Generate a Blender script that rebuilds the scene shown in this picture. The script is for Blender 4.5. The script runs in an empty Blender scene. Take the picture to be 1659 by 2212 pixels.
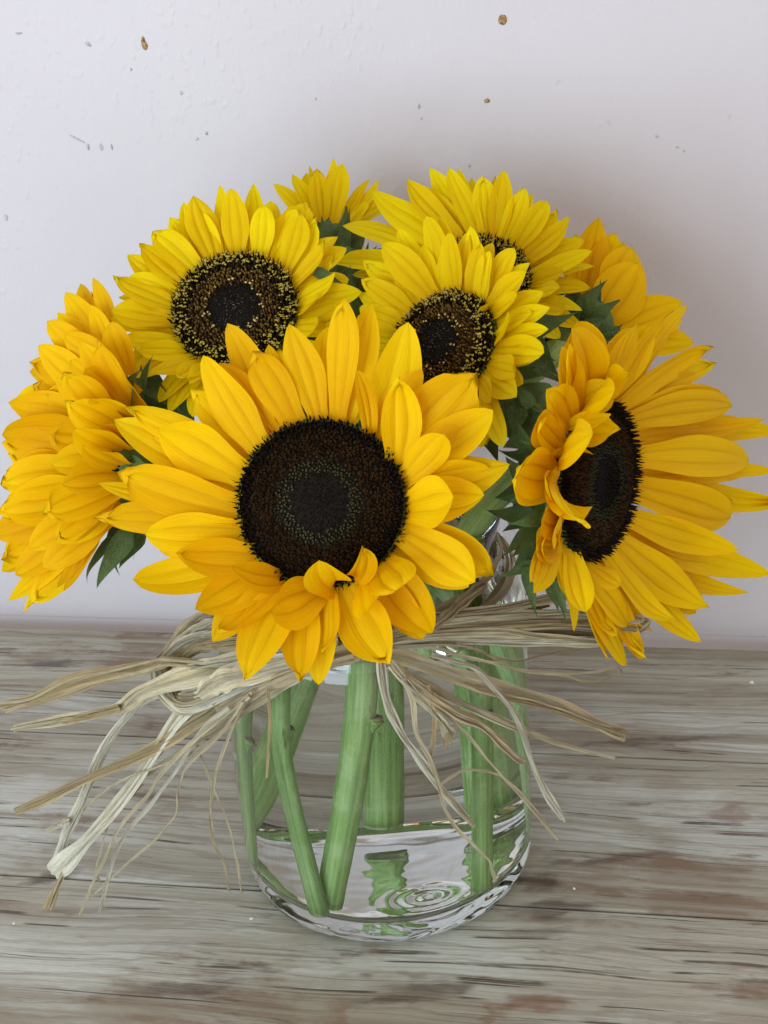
import bpy, math, random
from mathutils import Vector, Matrix, noise

SC = bpy.context.scene
COL = SC.collection
R_ = math.radians

# ------------------------------------------------------------------ camera
CAM = Vector((.0098, -.6172, .5147))
PITCH, ROLL, FOC = .4699, -.073, 3200.0          # focal length in units of a 1659 x 2212 picture
_f = Vector((0, math.cos(PITCH), -math.sin(PITCH)))
_r0 = Vector((1, 0, 0)); _u0 = _r0.cross(_f)
cR = _r0 * math.cos(ROLL) + _u0 * math.sin(ROLL)
cU = -_r0 * math.sin(ROLL) + _u0 * math.cos(ROLL)
cF = _f
cam = bpy.data.cameras.new('camera')
cam.sensor_fit = 'VERTICAL'; cam.sensor_height = 36; cam.lens = FOC / 2212 * 36
cam.clip_start = .01; cam.clip_end = 50
co = bpy.data.objects.new('camera', cam); COL.objects.link(co)
m = Matrix.Identity(4)
for i in range(3):
    m[i][0] = cR[i]; m[i][1] = cU[i]; m[i][2] = -cF[i]; m[i][3] = CAM[i]
co.matrix_world = m
SC.camera = co

# ------------------------------------------------------------------ light and exposure
world = bpy.data.worlds.new('World'); SC.world = world; world.use_nodes = True
bg = world.node_tree.nodes['Background']
bg.inputs[0].default_value = (1.0, .89, .80, 1); bg.inputs[1].default_value = .68

def window_pane(cx, cz, w, h, power, centre, aim):
    L = bpy.data.lights.new('window_light', 'AREA'); L.shape = 'RECTANGLE'
    L.size = w; L.size_y = h; L.energy = power; L.color = (.68, .86, 1.0)
    o = bpy.data.objects.new('window_light', L); COL.objects.link(o)
    d = (aim - centre).normalized()
    q = d.to_track_quat('-Z', 'Y'); M3 = q.to_matrix()
    o.location = centre + M3 @ Vector((cx, cz, 0)); o.rotation_euler = q.to_euler()
WIN = Vector((-1.25, -1.80, .50)); AIM = Vector((0, .05, .2))
for cx in (-.36, .36):
    for cz in (-.52, 0., .52):
        window_pane(cx, cz, .66, .48, 6.2, WIN, AIM)

SC.view_settings.view_transform = 'Standard'; SC.view_settings.look = 'None'
SC.view_settings.exposure = .2; SC.view_settings.gamma = 1
SC.render.engine = 'CYCLES'
cy = SC.cycles
cy.max_bounces = 20; cy.transmission_bounces = 18; cy.glossy_bounces = 8; cy.diffuse_bounces = 4
cy.transparent_max_bounces = 8
cy.use_denoising = True; cy.caustics_refractive = True; cy.caustics_reflective = False
cy.sample_clamp_indirect = 6; cy.blur_glossy = .3

# ------------------------------------------------------------------ helpers
def P3(u, v, d):
    return CAM + d * (cF + (u - 829.5) / FOC * cR - (v - 1106) / FOC * cU)
def ray(u, v): return cF + (u - 829.5) / FOC * cR - (v - 1106) / FOC * cU
def depth_of(p): return (p - CAM).dot(cF)
def at_y(u, v, y):
    d = ray(u, v); return CAM + d * ((y - CAM.y) / d.y)
def smooth(t): t = max(0., min(1., t)); return t * t * (3 - 2 * t)

def mesh_obj(name, verts, faces, mat, parent=None, uvs=None, cols=None, flat=False, mats=None, fmat=None):
    me = bpy.data.meshes.new(name); me.from_pydata([tuple(v) for v in verts], [], faces)
    for mm in (mats or [mat]): me.materials.append(mm)
    if fmat: me.polygons.foreach_set('material_index', fmat)
    if not flat: me.polygons.foreach_set('use_smooth', [True] * len(me.polygons))
    if uvs:
        ul = me.uv_layers.new(name='UVMap')
        for lp in me.loops: ul.data[lp.index].uv = uvs[lp.vertex_index]
    if cols:
        ca = me.color_attributes.new('Col', 'FLOAT_COLOR', 'POINT')
        flatc = []
        for c in cols: flatc += [c[0], c[1], c[2], 1]
        ca.data.foreach_set('color', flatc)
    me.update()
    o = bpy.data.objects.new(name, me); COL.objects.link(o)
    if parent: o.parent = parent
    return o
def tag(o, label=None, cat=None, group=None, kind=None):
    if label: o['label'] = label
    if cat: o['category'] = cat
    if group: o['group'] = group
    if kind: o['kind'] = kind
    return o
def empty(name):
    o = bpy.data.objects.new(name, None); COL.objects.link(o); o.empty_display_size = .01; return o

class NT:
    def __init__(s, name):
        s.m = bpy.data.materials.new(name); s.m.use_nodes = True
        s.t = s.m.node_tree; s.t.nodes.clear()
        s.out = s.n('ShaderNodeOutputMaterial')
    def n(s, typ, **kw):
        nd = s.t.nodes.new(typ)
        for k, v in kw.items(): setattr(nd, k, v)
        return nd
    def l(s, a, b): s.t.links.new(a, b)
    def put(s, sock, v):
        if isinstance(v, bpy.types.NodeSocket): s.l(v, sock)
        else: sock.default_value = v
    def noise(s, vec, scale, detail=4, rough=.55, dist=0, d='3D'):
        nd = s.n('ShaderNodeTexNoise'); nd.noise_dimensions = d
        if vec is not None: s.l(vec, nd.inputs['Vector'])
        nd.inputs['Scale'].default_value = scale; nd.inputs['Detail'].default_value = detail
        nd.inputs['Roughness'].default_value = rough; nd.inputs['Distortion'].default_value = dist
        return nd.outputs['Fac']
    def map(s, vec, scale=(1, 1, 1), loc=(0, 0, 0)):
        nd = s.n('ShaderNodeMapping'); s.l(vec, nd.inputs['Vector'])
        nd.inputs['Scale'].default_value = scale; nd.inputs['Location'].default_value = loc
        return nd.outputs[0]
    def rng(s, v, a, b, c=0, d=1):
        nd = s.n('ShaderNodeMapRange'); nd.interpolation_type = 'SMOOTHSTEP'
        s.l(v, nd.inputs[0])
        for i, x in enumerate((a, b, c, d)): nd.inputs[i + 1].default_value = x
        return nd.outputs[0]
    def mix(s, f, a, b, mode='MIX'):
        nd = s.n('ShaderNodeMix'); nd.data_type = 'RGBA'; nd.blend_type = mode
        s.put(nd.inputs[0], f); s.put(nd.inputs[6], a); s.put(nd.inputs[7], b)
        return nd.outputs[2]
    def math(s, op, a, b=0.):
        nd = s.n('ShaderNodeMath'); nd.operation = op
        s.put(nd.inputs[0], a); s.put(nd.inputs[1], b); return nd.outputs[0]
    def bump(s, h, strength, dist=.001, normal=None):
        nd = s.n('ShaderNodeBump'); s.l(h, nd.inputs['Height'])
        nd.inputs['Strength'].default_value = strength; nd.inputs['Distance'].default_value = dist
        if normal is not None: s.l(normal, nd.inputs['Normal'])
        return nd.outputs[0]
    def principled(s, color, rough=.5, normal=None, spec=.5):
        p = s.n('ShaderNodeBsdfPrincipled'); s.put(p.inputs['Base Color'], color)
        s.put(p.inputs['Roughness'], rough); p.inputs['Specular IOR Level'].default_value = spec
        if normal is not None: s.l(normal, p.inputs['Normal'])
        return p
    def done(s, shader): s.l(shader, s.out.inputs[0]); return s.m

def C(*c): return (c[0], c[1], c[2], 1)

# ------------------------------------------------------------------ materials
def petal_mat(name, body, basec, tipc):
    k = NT(name)
    uv = k.n('ShaderNodeUVMap').outputs[0]
    sep = k.n('ShaderNodeSeparateXYZ'); k.l(uv, sep.inputs[0])
    t = sep.outputs[1]
    oi = k.n('ShaderNodeObjectInfo')
    vec = k.n('ShaderNodeVectorMath'); vec.operation = 'ADD'; k.l(uv, vec.inputs[0])
    cmb = k.n('ShaderNodeCombineXYZ'); k.l(k.math('MULTIPLY', oi.outputs['Random'], 37.), cmb.inputs[0]); k.l(k.math('MULTIPLY', oi.outputs['Random'], 91.), cmb.inputs[1])
    k.l(cmb.outputs[0], vec.inputs[1])
    st = k.noise(k.map(vec.outputs[0], (38, 1.3, 1)), 1.0, 3, .6)
    blot = k.noise(k.map(vec.outputs[0], (2.2, 2.5, 1)), 1.0, 2)
    c = k.mix(k.rng(t, .0, .42, 0, 1), basec, body)
    c = k.mix(k.rng(t, .72, 1.0, 0, .6), c, tipc)
    c = k.mix(k.rng(st, .35, .7, 0, .30), c, C(body[0] * .86, body[1] * .74, body[2] * .7))
    c = k.mix(k.rng(blot, .35, .75, 0, .35), c, tipc)
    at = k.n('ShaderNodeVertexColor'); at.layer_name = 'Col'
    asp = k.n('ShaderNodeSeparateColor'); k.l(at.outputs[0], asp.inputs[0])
    vein = k.rng(k.noise(k.map(vec.outputs[0], (64, .9, 1)), 1., 2, .5), .52, .66)
    c = k.mix(k.math('MULTIPLY', vein, .22), c, C(body[0] * .80, body[1] * .66, body[2]))
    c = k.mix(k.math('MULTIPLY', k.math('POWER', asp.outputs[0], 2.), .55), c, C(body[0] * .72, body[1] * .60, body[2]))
    hsv = k.n('ShaderNodeHueSaturation'); k.l(c, hsv.inputs['Color'])
    k.l(k.rng(oi.outputs['Random'], 0, 1, .492, .508), hsv.inputs['Hue'])
    k.l(k.rng(oi.outputs['Random'], 0, 1, .93, 1.04), hsv.inputs['Value'])
    c = hsv.outputs[0]
    bp = k.bump(st, .55, .0008)
    p = k.principled(c, .55, bp, .12)
    tr = k.n('ShaderNodeBsdfTranslucent'); k.l(c, tr.inputs[0]); k.l(bp, tr.inputs['Normal'])
    mx = k.n('ShaderNodeMixShader'); mx.inputs[0].default_value = .30
    k.l(p.outputs[0], mx.inputs[1]); k.l(tr.outputs[0], mx.inputs[2])
    return k.done(mx.outputs[0])
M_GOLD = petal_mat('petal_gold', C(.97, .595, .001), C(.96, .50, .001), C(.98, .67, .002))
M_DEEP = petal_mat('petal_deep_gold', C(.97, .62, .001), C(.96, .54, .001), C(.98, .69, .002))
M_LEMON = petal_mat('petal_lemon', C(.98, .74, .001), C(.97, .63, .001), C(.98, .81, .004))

def green_mat(name, a, b, rough=.55, trans=.15, scale=180, bumpk=.4, stretch=(1, 1, 1)):
    k = NT(name)
    tc = k.n('ShaderNodeTexCoord').outputs['Object']
    n1 = k.noise(k.map(tc, stretch), scale, 4)
    n2 = k.noise(tc, scale * 6, 2)
    c = k.mix(k.rng(n1, .3, .7), a, b)
    c = k.mix(k.rng(n2, .62, .75, 0, .35), c, C(.35, .45, .25))
    bp = k.bump(n2, bumpk, .0006)
    p = k.principled(c, rough, bp, .4)
    if trans:
        tr = k.n('ShaderNodeBsdfTranslucent'); k.l(c, tr.inputs[0])
        mx = k.n('ShaderNodeMixShader'); mx.inputs[0].default_value = trans
        k.l(p.outputs[0], mx.inputs[1]); k.l(tr.outputs[0], mx.inputs[2])
        return k.done(mx.outputs[0])
    return k.done(p.outputs[0])
def bract_mat():
    k = NT('bract_green'); uv = k.n('ShaderNodeUVMap').outputs[0]; tc = k.n('ShaderNodeTexCoord').outputs['Object']
    oi = k.n('ShaderNodeObjectInfo')
    n1 = k.noise(tc, 160, 4); n2 = k.noise(tc, 1300, 2); st = k.noise(k.map(uv, (24, 1.2, 1)), 1., 3)
    c = k.mix(k.rng(n1, .3, .7), C(.06, .125, .035), C(.125, .20, .065))
    c = k.mix(k.rng(st, .5, .68, 0, .5), c, C(.20, .29, .11))
    c = k.mix(k.rng(n2, .58, .70, 0, .5), c, C(.36, .44, .26))
    c = k.mix(k.rng(oi.outputs['Random'], 0, 1, 0, .45), c, C(.10, .14, .03))
    bp = k.bump(k.math('ADD', st, n2), .6, .0008)
    p = k.principled(c, .55, bp, .35)
    tr = k.n('ShaderNodeBsdfTranslucent'); k.l(c, tr.inputs[0])
    mx = k.n('ShaderNodeMixShader'); mx.inputs[0].default_value = .2
    k.l(p.outputs[0], mx.inputs[1]); k.l(tr.outputs[0], mx.inputs[2])
    return k.done(mx.outputs[0])
M_BRACT = bract_mat()
M_RECEPT = green_mat('receptacle_green', C(.07, .13, .035), C(.11, .18, .05), .6, 0)

def stem_mat():
    k = NT('stem_green')
    uv = k.n('ShaderNodeUVMap').outputs[0]
    tc = k.n('ShaderNodeTexCoord').outputs['Object']
    n1 = k.noise(k.map(uv, (22, .7, 1)), 1., 3)
    n2 = k.noise(tc, 900, 2)
    n3 = k.noise(tc, 60, 3)
    c = k.mix(k.rng(n1, .3, .7), C(.22, .40, .10), C(.37, .57, .20))
    c = k.mix(k.rng(n3, .45, .70, 0, .7), c, C(.46, .64, .29))
    c = k.mix(k.rng(n2, .62, .72, 0, .55), c, C(.55, .68, .42))
    rib = k.noise(k.map(uv, (9, .35, 1)), 1., 2)
    c = k.mix(k.rng(rib, .50, .62, 0, .55), c, C(.12, .26, .07))
    n4 = k.noise(k.map(tc, (1, 1, .22)), 170, 3)
    c = k.mix(k.rng(n4, .66, .74, 0, .7), c, C(.15, .10, .04))
    h = k.math('ADD', n1, k.math('MULTIPLY', n2, .5))
    p = k.principled(c, .5, k.bump(h, .55, .0011), .4)
    return k.done(p.outputs[0])
M_STEM = stem_mat()
def plain(name, col, rough=.6, var=.25, scale=300, spec=.4):
    k = NT(name); tc = k.n('ShaderNodeTexCoord').outputs['Object']
    n = k.noise(tc, scale, 3)
    c = k.mix(k.rng(n, .3, .7, 0, 1), C(*[x * (1 - var) for x in col]), C(*[min(1, x * (1 + var)) for x in col]))
    return k.done(k.principled(c, rough, k.bump(n, .3, .0005), spec).outputs[0])
M_HAIR = plain('stem_hair', (.62, .74, .50), .6, .1)
M_CUT = plain('cut_stem', (.40, .52, .26), .6, .3)
M_SCAR = plain('scar_brown', (.20, .17, .07), .7, .5)
def attr_mat(name, rough=.75, spec=.2):
    k = NT(name); a = k.n('ShaderNodeVertexColor'); a.layer_name = 'Col'
    return k.done(k.principled(a.outputs[0], rough, None, spec).outputs[0])
M_FLORET = attr_mat('floret')
M_DISC = plain('disc_dark', (.012, .008, .005), .8, .3, 400, .1)

def glass_mat(name, ior, col=(1, 1, 1)):
    k = NT(name); g = k.n('ShaderNodeBsdfGlass'); g.inputs['Color'].default_value = C(*col)
    g.inputs['Roughness'].default_value = 0; g.inputs['IOR'].default_value = ior
    return k.done(g.outputs[0])
M_GLASS = glass_mat('clear_glass', 1.5, (.985, .995, .99))
M_WET = glass_mat('glass_water_boundary', 1.5 / 1.333, (1, 1, 1))
M_WTOP = glass_mat('water_surface', 1.333, (1, 1, 1))

def raffia_mat(name, a, b):
    k = NT(name)
    uv = k.n('ShaderNodeUVMap').outputs[0]
    oi = k.n('ShaderNodeObjectInfo')
    cmb = k.n('ShaderNodeCombineXYZ'); k.l(k.math('MULTIPLY', oi.outputs['Random'], 53.), cmb.inputs[0])
    vec = k.n('ShaderNodeVectorMath'); vec.operation = 'ADD'; k.l(uv, vec.inputs[0]); k.l(cmb.outputs[0], vec.inputs[1])
    st = k.noise(k.map(vec.outputs[0], (26, 1.6, 1)), 1., 4, .65)
    lg = k.noise(k.map(vec.outputs[0], (.7, 1.5, 1)), 1., 2)
    c = k.mix(k.rng(st, .36, .62), a, b)
    c = k.mix(k.rng(st, .64, .76, 0, .35), c, C(a[0] * .6, a[1] * .52, a[2] * .42))
    c = k.mix(k.rng(lg, .5, .75, 0, .45), c, C(.44, .32, .17))
    p = k.principled(c, .5, k.bump(st, 1.0, .0012), .4)
    tr = k.n('ShaderNodeBsdfTranslucent'); k.l(c, tr.inputs[0])
    mx = k.n('ShaderNodeMixShader'); mx.inputs[0].default_value = .2
    k.l(p.outputs[0], mx.inputs[1]); k.l(tr.outputs[0], mx.inputs[2])
    return k.done(mx.outputs[0])
RAF = {'c': raffia_mat('raffia_cream', C(.80, .69, .43), C(.96, .89, .65)),
       'w': raffia_mat('raffia_white', C(.88, .83, .63), C(.97, .95, .81)),
       'g': raffia_mat('raffia_gold', C(.58, .44, .21), C(.76, .63, .36)),
       'b': raffia_mat('raffia_brown', C(.52, .41, .24), C(.76, .65, .44))}

def wall_mat():
    k = NT('painted_plaster')
    tc = k.n('ShaderNodeTexCoord').outputs['Object']
    big = k.noise(tc, 5, 3)
    n1 = k.noise(k.map(tc, (1, 1, .6)), 110, 3, .5)
    blob = k.rng(k.noise(k.map(tc, (1, 1, .6)), 260, 1.5, .4), .56, .78)
    zone = k.rng(k.noise(tc, 7, 2), .42, .62, .10, .6)
    fine = k.noise(tc, 650, 3)
    h = k.math('ADD', k.math('MULTIPLY', n1, .55), k.math('MULTIPLY', k.math('MULTIPLY', blob, zone), .8))
    h = k.math('ADD', h, k.math('MULTIPLY', fine, .16))
    c = k.mix(k.rng(big, .3, .7), C(.62, .583, .62), C(.65, .612, .65))
    sp = k.noise(tc, 95, 2)
    c = k.mix(k.rng(sp, .74, .80, 0, .35), c, C(.45, .45, .45))
    return k.done(k.principled(c, .45, k.bump(h, .34, .0012), .35).outputs[0])
M_WALL = wall_mat()

def ground_pt(u, v): d = ray(u, v); return CAM + d * (-CAM.z / d.z)
DB, RB, PW, GB = C(.075, .045, .03), C(.20, .10, .055), C(.62, .62, .60), C(.10, .09, .08)
BLOTCH = [(1165, 1905, .014, .010, .9, DB), (1200, 1965, .026, .008, .75, DB), (1180, 2010, .020, .005, .6, DB), (1150, 2165, .018, .006, .8, RB), (950, 2130, .030, .005, .7, DB), (870, 2160, .030, .004, .7, DB), (118, 1892, .012, .007, .9, DB),
          (120, 1432, .020, .004, .8, GB), (265, 1372, .008, .006, .5, RB), (300, 1425, .012, .010, .3, RB), (1580, 1760, .008, .016, .5, RB), (1450, 1690, .016, .014, .3, RB), (1200, 1500, .040, .026, .35, GB), (60, 1700, .03, .012, .5, PW), (300, 1640, .05, .012, .35, PW),
          (420, 2130, .03, .006, .6, DB), (730, 2190, .006, .010, .5, RB), (1060, 2190, .004, .010, .5, RB), (640, 2100, .05, .004, .4, PW), (1400, 1600, .06, .004, .6, DB), (1300, 1860, .05, .004, .55, DB), (560, 1795, .010, .010, .35, RB)]
def wood_mat():
    k = NT('weathered_wood')
    tc = k.n('ShaderNodeTexCoord').outputs['Object']
    oi = k.n('ShaderNodeObjectInfo')
    cmb = k.n('ShaderNodeCombineXYZ')
    k.l(k.math('MULTIPLY', oi.outputs['Random'], 13.7), cmb.inputs[0]); k.l(k.math('MULTIPLY', oi.outputs['Random'], 5.3), cmb.inputs[1])
    v = k.n('ShaderNodeVectorMath'); v.operation = 'ADD'; k.l(tc, v.inputs[0]); k.l(cmb.outputs[0], v.inputs[1])
    v = v.outputs[0]
    # gentle warp so that the grain is never ruled
    w = k.n('ShaderNodeTexNoise'); k.l(k.map(v, (5, 16, 1)), w.inputs['Vector']); w.inputs['Scale'].default_value = 1; w.inputs['Detail'].default_value = 2
    wv = k.n('ShaderNodeVectorMath'); wv.operation = 'MULTIPLY_ADD'
    k.l(w.outputs['Color'], wv.inputs[0]); wv.inputs[1].default_value = (.02, .020, 0); k.l(v, wv.inputs[2]); v2 = wv.outputs[0]
    fine = k.noise(k.map(v2, (5, 560, 1)), 1, 5, .7)
    mid = k.noise(k.map(v2, (2.6, 120, 1)), 1, 5, .65)
    wide = k.noise(k.map(v2, (2.2, 24, 1)), 1, 4, .6)
    patch = k.noise(k.map(v, (9, 17, 1)), 1, 6, .66)
    patch2 = k.noise(k.map(v, (5, 12, 1), (3.3, 7.7, 0)), 1, 5, .62)
    wav = k.n('ShaderNodeTexWave'); wav.wave_type = 'BANDS'; wav.bands_direction = 'Y'
    k.l(k.map(v2, (.35, 1, 1)), wav.inputs['Vector']); wav.inputs['Scale'].default_value = 30
    wav.inputs['Distortion'].default_value = 9; wav.inputs['Detail'].default_value = 4; wav.inputs['Detail Scale'].default_value = .7; wav.inputs['Detail Roughness'].default_value = .6
    ring = wav.outputs['Fac']
    pos = k.n('ShaderNodeNewGeometry').outputs['Position']
    lines = k.noise(k.map(v2, (2.2, 330, 1), (1, 5, 0)), 1, 4, .6)
    brk = k.rng(k.noise(k.map(v, (22, 60, 1), (4, 1, 0)), 1, 3), .47, .60)
    grit = k.noise(k.map(v, (160, 900, 1)), 1, 3, .7)
    c = k.mix(k.rng(wide, .3, .7), C(.29, .255, .195), C(.52, .50, .43))
    c = k.mix(k.rng(patch2, .50, .64, 0, .65), c, C(.62, .64, .61))
    wide2 = k.noise(k.map(v2, (1.6, 48, 1), (6, 4, 0)), 1, 5, .65)
    c = k.mix(k.rng(wide2, .50, .66, 0, .6), c, C(.235, .175, .115))
    c = k.mix(k.rng(mid, .46, .66, 0, .45), c, C(.29, .235, .17))
    c = k.mix(k.rng(ring, .82, .98, 0, .35), c, C(.22, .165, .115))
    c = k.mix(k.rng(fine, .50, .66, 0, .38), c, C(.23, .19, .145))
    c = k.mix(k.math('MULTIPLY', k.rng(lines, .575, .61), k.math('MULTIPLY', brk, .95)), c, C(.075, .06, .045))
    c = k.mix(k.rng(fine, .28, .42, .3, 0), c, C(.68, .68, .63))
    c = k.mix(k.rng(grit, .3, .7, .16, 0), c, C(.18, .15, .12))
    stain = k.math('MULTIPLY', k.rng(patch, .52, .64), k.rng(mid, .34, .60))
    c = k.mix(k.math('MULTIPLY', stain, .8), c, C(.19, .12, .075))
    spots = k.math('MULTIPLY', k.rng(k.noise(k.map(v2, (18, 90, 1)), 1, 5, .68), .56, .68), k.rng(patch, .42, .56))
    c = k.mix(k.math('MULTIPLY', spots, .75), c, C(.11, .065, .04))
    crack = k.math('MULTIPLY', k.rng(k.noise(k.map(v2, (3, 190, 1), (9, 2, 0)), 1, 2, .5), .67, .72), k.rng(k.noise(k.map(v, (7, 20, 1), (8, 3, 0)), 1, 2), .45, .55))
    c = k.mix(k.math('MULTIPLY', crack, .95), c, C(.045, .035, .028))
    # blotches and knots that sit at fixed places of the boards
    wn = k.n('ShaderNodeTexNoise'); k.l(k.map(pos, (60, 130, 1)), wn.inputs['Vector']); wn.inputs['Scale'].default_value = 1; wn.inputs['Detail'].default_value = 4
    wp = k.n('ShaderNodeVectorMath'); wp.operation = 'MULTIPLY_ADD'; k.l(wn.outputs['Color'], wp.inputs[0]); wp.inputs[1].default_value = (.034, .016, 0); k.l(pos, wp.inputs[2])
    for (u, v_, rx, ry, amt, colr) in BLOTCH:
        q = ground_pt(u, v_) + Vector((.017, .008, 0))
        d = k.n('ShaderNodeVectorMath'); d.operation = 'SUBTRACT'; k.l(wp.outputs[0], d.inputs[0]); d.inputs[1].default_value = q
        e = k.n('ShaderNodeVectorMath'); e.operation = 'MULTIPLY'; k.l(d.outputs[0], e.inputs[0]); e.inputs[1].default_value = (1 / rx, 1 / ry, 0)
        ln = k.n('ShaderNodeVectorMath'); ln.operation = 'LENGTH'; k.l(e.outputs[0], ln.inputs[0])
        c = k.mix(k.math('MULTIPLY', k.rng(ln.outputs['Value'], .35, 1.25, 1, 0), k.math('MULTIPLY', k.rng(mid, .36, .54, .45, 1), k.rng(fine, .3, .6, amt * .75, min(1., amt * 1.15)))), c, colr)
    l2 = k.noise(k.map(v2, (9, 620, 1), (2, 9, 0)), 1, 3, .6)
    c = k.mix(k.math('MULTIPLY', k.rng(l2, .60, .64), .45), c, C(.14, .11, .085))
    c = k.mix(1.0, c, C(1.08, 1.13, 1.14), 'MULTIPLY')
    h = k.math('SUBTRACT', k.math('MULTIPLY', fine, -.8), k.math('MULTIPLY', crack, .9))
    h = k.math('SUBTRACT', h, k.math('MULTIPLY', lines, .5))
    ro = k.rng(patch2, .3, .7, .55, .42)
    return k.done(k.principled(c, ro, k.bump(h, .6, .0009), .5).outputs[0])
M_WOOD = wood_mat()

# ------------------------------------------------------------------ wall and table
PSI = .193
WN = Vector((math.sin(PSI), math.cos(PSI), 0)); WU = Vector((math.cos(PSI), -math.sin(PSI), 0))
WOFF = .2116
def wall_pt(u, v, proud=0):
    d = ray(u, v); t = (WOFF - proud - CAM.dot(WN)) / d.dot(WN); return CAM + d * t

# wall: a slab whose lower edge rolls back behind the table
prof = [(1.1, 0), (.5, 0), (.030, 0), (.022, .0002), (.016, .0008), (.011, .002), (.007, .004), (.004, .007), (.002, .011), (-.03, .016), (-.03, .08), (1.1, .08)]
vs, fs = [], []
NX = 12
for i in range(NX + 1):
    s = -1.1 + 2.2 * i / NX
    for z, b in prof:
        vs.append(WU * s + WN * (WOFF + b) + Vector((0, 0, z)))
np_ = len(prof)
for i in range(NX):
    for j in range(np_ - 1):
        a = i * np_ + j; fs.append((a, a + 1, a + np_ + 1, a + np_))
wall = tag(mesh_obj('wall', vs, fs, M_WALL, flat=False), kind='structure', label='off white painted plaster wall with brown drip marks')

M_RUST = plain('rust_drip', (.32, .19, .075), .5, .5, 700)
M_GREY = plain('scuff_grey', (.47, .46, .47), .7, .3, 900)
M_PALE = plain('scuff_pale', (.56, .57, .575), .7, .2, 900)
def stain(name, u, v, w, h, rot, mat, seed):
    rnd = random.Random(seed)
    c = wall_pt(u, v, .0003); sc = depth_of(c) / FOC
    vs = []; N = 14
    cr, sr = math.cos(rot), math.sin(rot)
    up = Vector((0, 0, 1))
    vs.append(c - WN * .0006)
    for k, rr in ((0, .6), (1, 1.)):
        for i in range(N):
            a = 2 * math.pi * i / N; q = rr * (1 + .22 * (rnd.random() - .5))
            x = math.cos(a) * w / 2 * q; y = math.sin(a) * h / 2 * q
            x, y = x * cr - y * sr, x * sr + y * cr
            vs.append(c + (WU * x + up * y) * sc + WN * (-.0004 if k == 0 else .0002))
    fs = [(0, 1 + i, 1 + (i + 1) % N) for i in range(N)]
    fs += [(1 + i, 1 + N + i, 1 + N + (i + 1) % N, 1 + (i + 1) % N) for i in range(N)]
    return mesh_obj(name, vs, fs, mat, wall)
for i, (u, v, w, h, r, mt) in enumerate([
        (312, 97, 13, 24, .25, 0), (309, 86, 8, 14, .1, 0), (1085, 43, 20, 22, .1, 0), (1052, 218, 13, 10, .2, 0),
        (190, 95, 16, 8, -.7, 1), (40, 72, 16, 5, 0, 1), (391, 201, 9, 9, 0, 2), (425, 300, 9, 8, 0, 2), (446, 288, 7, 9, 0, 1),
        (166, 300, 40, 4, -.5, 1), (190, 317, 6, 16, .05, 1), (218, 318, 10, 16, .1, 2), (241, 318, 4, 14, 0, 1), (905, 229, 5, 12, 0, 1),
        (681, 213, 6, 8, 0, 2), (1419, 294, 7, 8, 0, 1), (1463, 318, 5, 5, 0, 1), (1478, 326, 5, 4, 0, 1), (1014, 358, 4, 8, 0, 1), (12, 470, 10, 16, 0, 2),
        (910, 256, 5, 5, 0, 2), (283, 150, 4, 7, 0, 1)]):
    stain(('drip_stain', 'scuff_mark', 'paint_chip')[mt], u, v, w, h, r, (M_RUST, M_GREY, M_PALE)[mt], i)

table = tag(empty('table'), kind='structure', label='weathered grey brown wooden plank table top')
seams = [.2108, .0927, -.0346, -.158, -.285]
def plank(o0, o1, x0, x1, seed):
    """one board, local X along its length; small bevel along the seams"""
    rnd = random.Random(seed)
    g = .0007; bv = .0013; th = .022
    w = o0 - o1
    N = 40
    vs, fs = [], []
    for i in range(N + 1):
        x = x0 + (x1 - x0) * i / N
        j1 = .00025 * noise.noise(Vector((x * 9, seed, 1))); j2 = .00025 * noise.noise(Vector((x * 9, seed, 7)))
        for y, z in ((-w / 2 + g + j1, -th), (-w / 2 + g + j1, -bv), (-w / 2 + g + bv * .35 + j1, -bv * .3), (-w / 2 + g + bv + j1, 0),
                     (w / 2 - g - bv + j2, 0), (w / 2 - g - bv * .35 + j2, -bv * .3), (w / 2 - g + j2, -bv), (w / 2 - g + j2, -th)):
            vs.append(Vector((x, y, z)))
    for i in range(N):
        for j in range(7):
            a = i * 8 + j; fs.append((a, a + 8, a + 9, a + 1))
        a = i * 8; fs.append((a, a + 7, a + 15, a + 8))
    fs.append(tuple(range(8))); fs.append(tuple(reversed(range(N * 8, N * 8 + 8))))
    o = mesh_obj('plank', vs, fs, M_WOOD, table, flat=True)
    o.matrix_world = Matrix.Translation(WN * ((o0 + o1) / 2)) @ Matrix.Rotation(-PSI, 4, 'Z')
    return o
for i in range(len(seams) - 1): plank(seams[i], seams[i + 1], -.75, .75, i + 3)

# ------------------------------------------------------------------ vase and water
ZW = .157            # water level
outer = [(0, .0009)] + [(.001 * i, .0009 - .0008 * (i / 56) ** 2) for i in range(1, 55)] + [(.055, 0.0001), (.064, .0002), (.0695, .0018), (.0730, .0055), (.0745, .011), (.0750, .018), (.0750, .06), (.0750, .10), (.0750, .135), (.0746, .146),
         (.0732, .155), (.0708, .163), (.0676, .170), (.0640, .1755), (.0618, .1795), (.0610, .184), (.0614, .190), (.0628, .195), (.0640, .1985)]
rim = [(.0644, .2005), (.0641, .2020), (.0632, .2026), (.0622, .2020)]
inner_dry = [(.0612, .2000), (.0592, .195), (.0578, .190), (.0573, .184), (.0580, .1785), (.0604, .173), (.0640, .1665), (.0664, .162), (.0684, ZW)]
def fine_rings(p, k=3): return [(p[i][0] + (p[i + 1][0] - p[i][0]) * j / k, p[i][1] + (p[i + 1][1] - p[i][1]) * j / k) for i in range(len(p) - 1) for j in range(k)] + [p[-1]]
FLOOR = [(.055, .0106), (.050, .0102), (.045, .0100), (.040, .0098), (.035, .0097), (.030, .0096), (.025, .0095), (.020, .0095), (.015, .0094), (.010, .0094), (.005, .0094), (0, .0094)]
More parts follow.
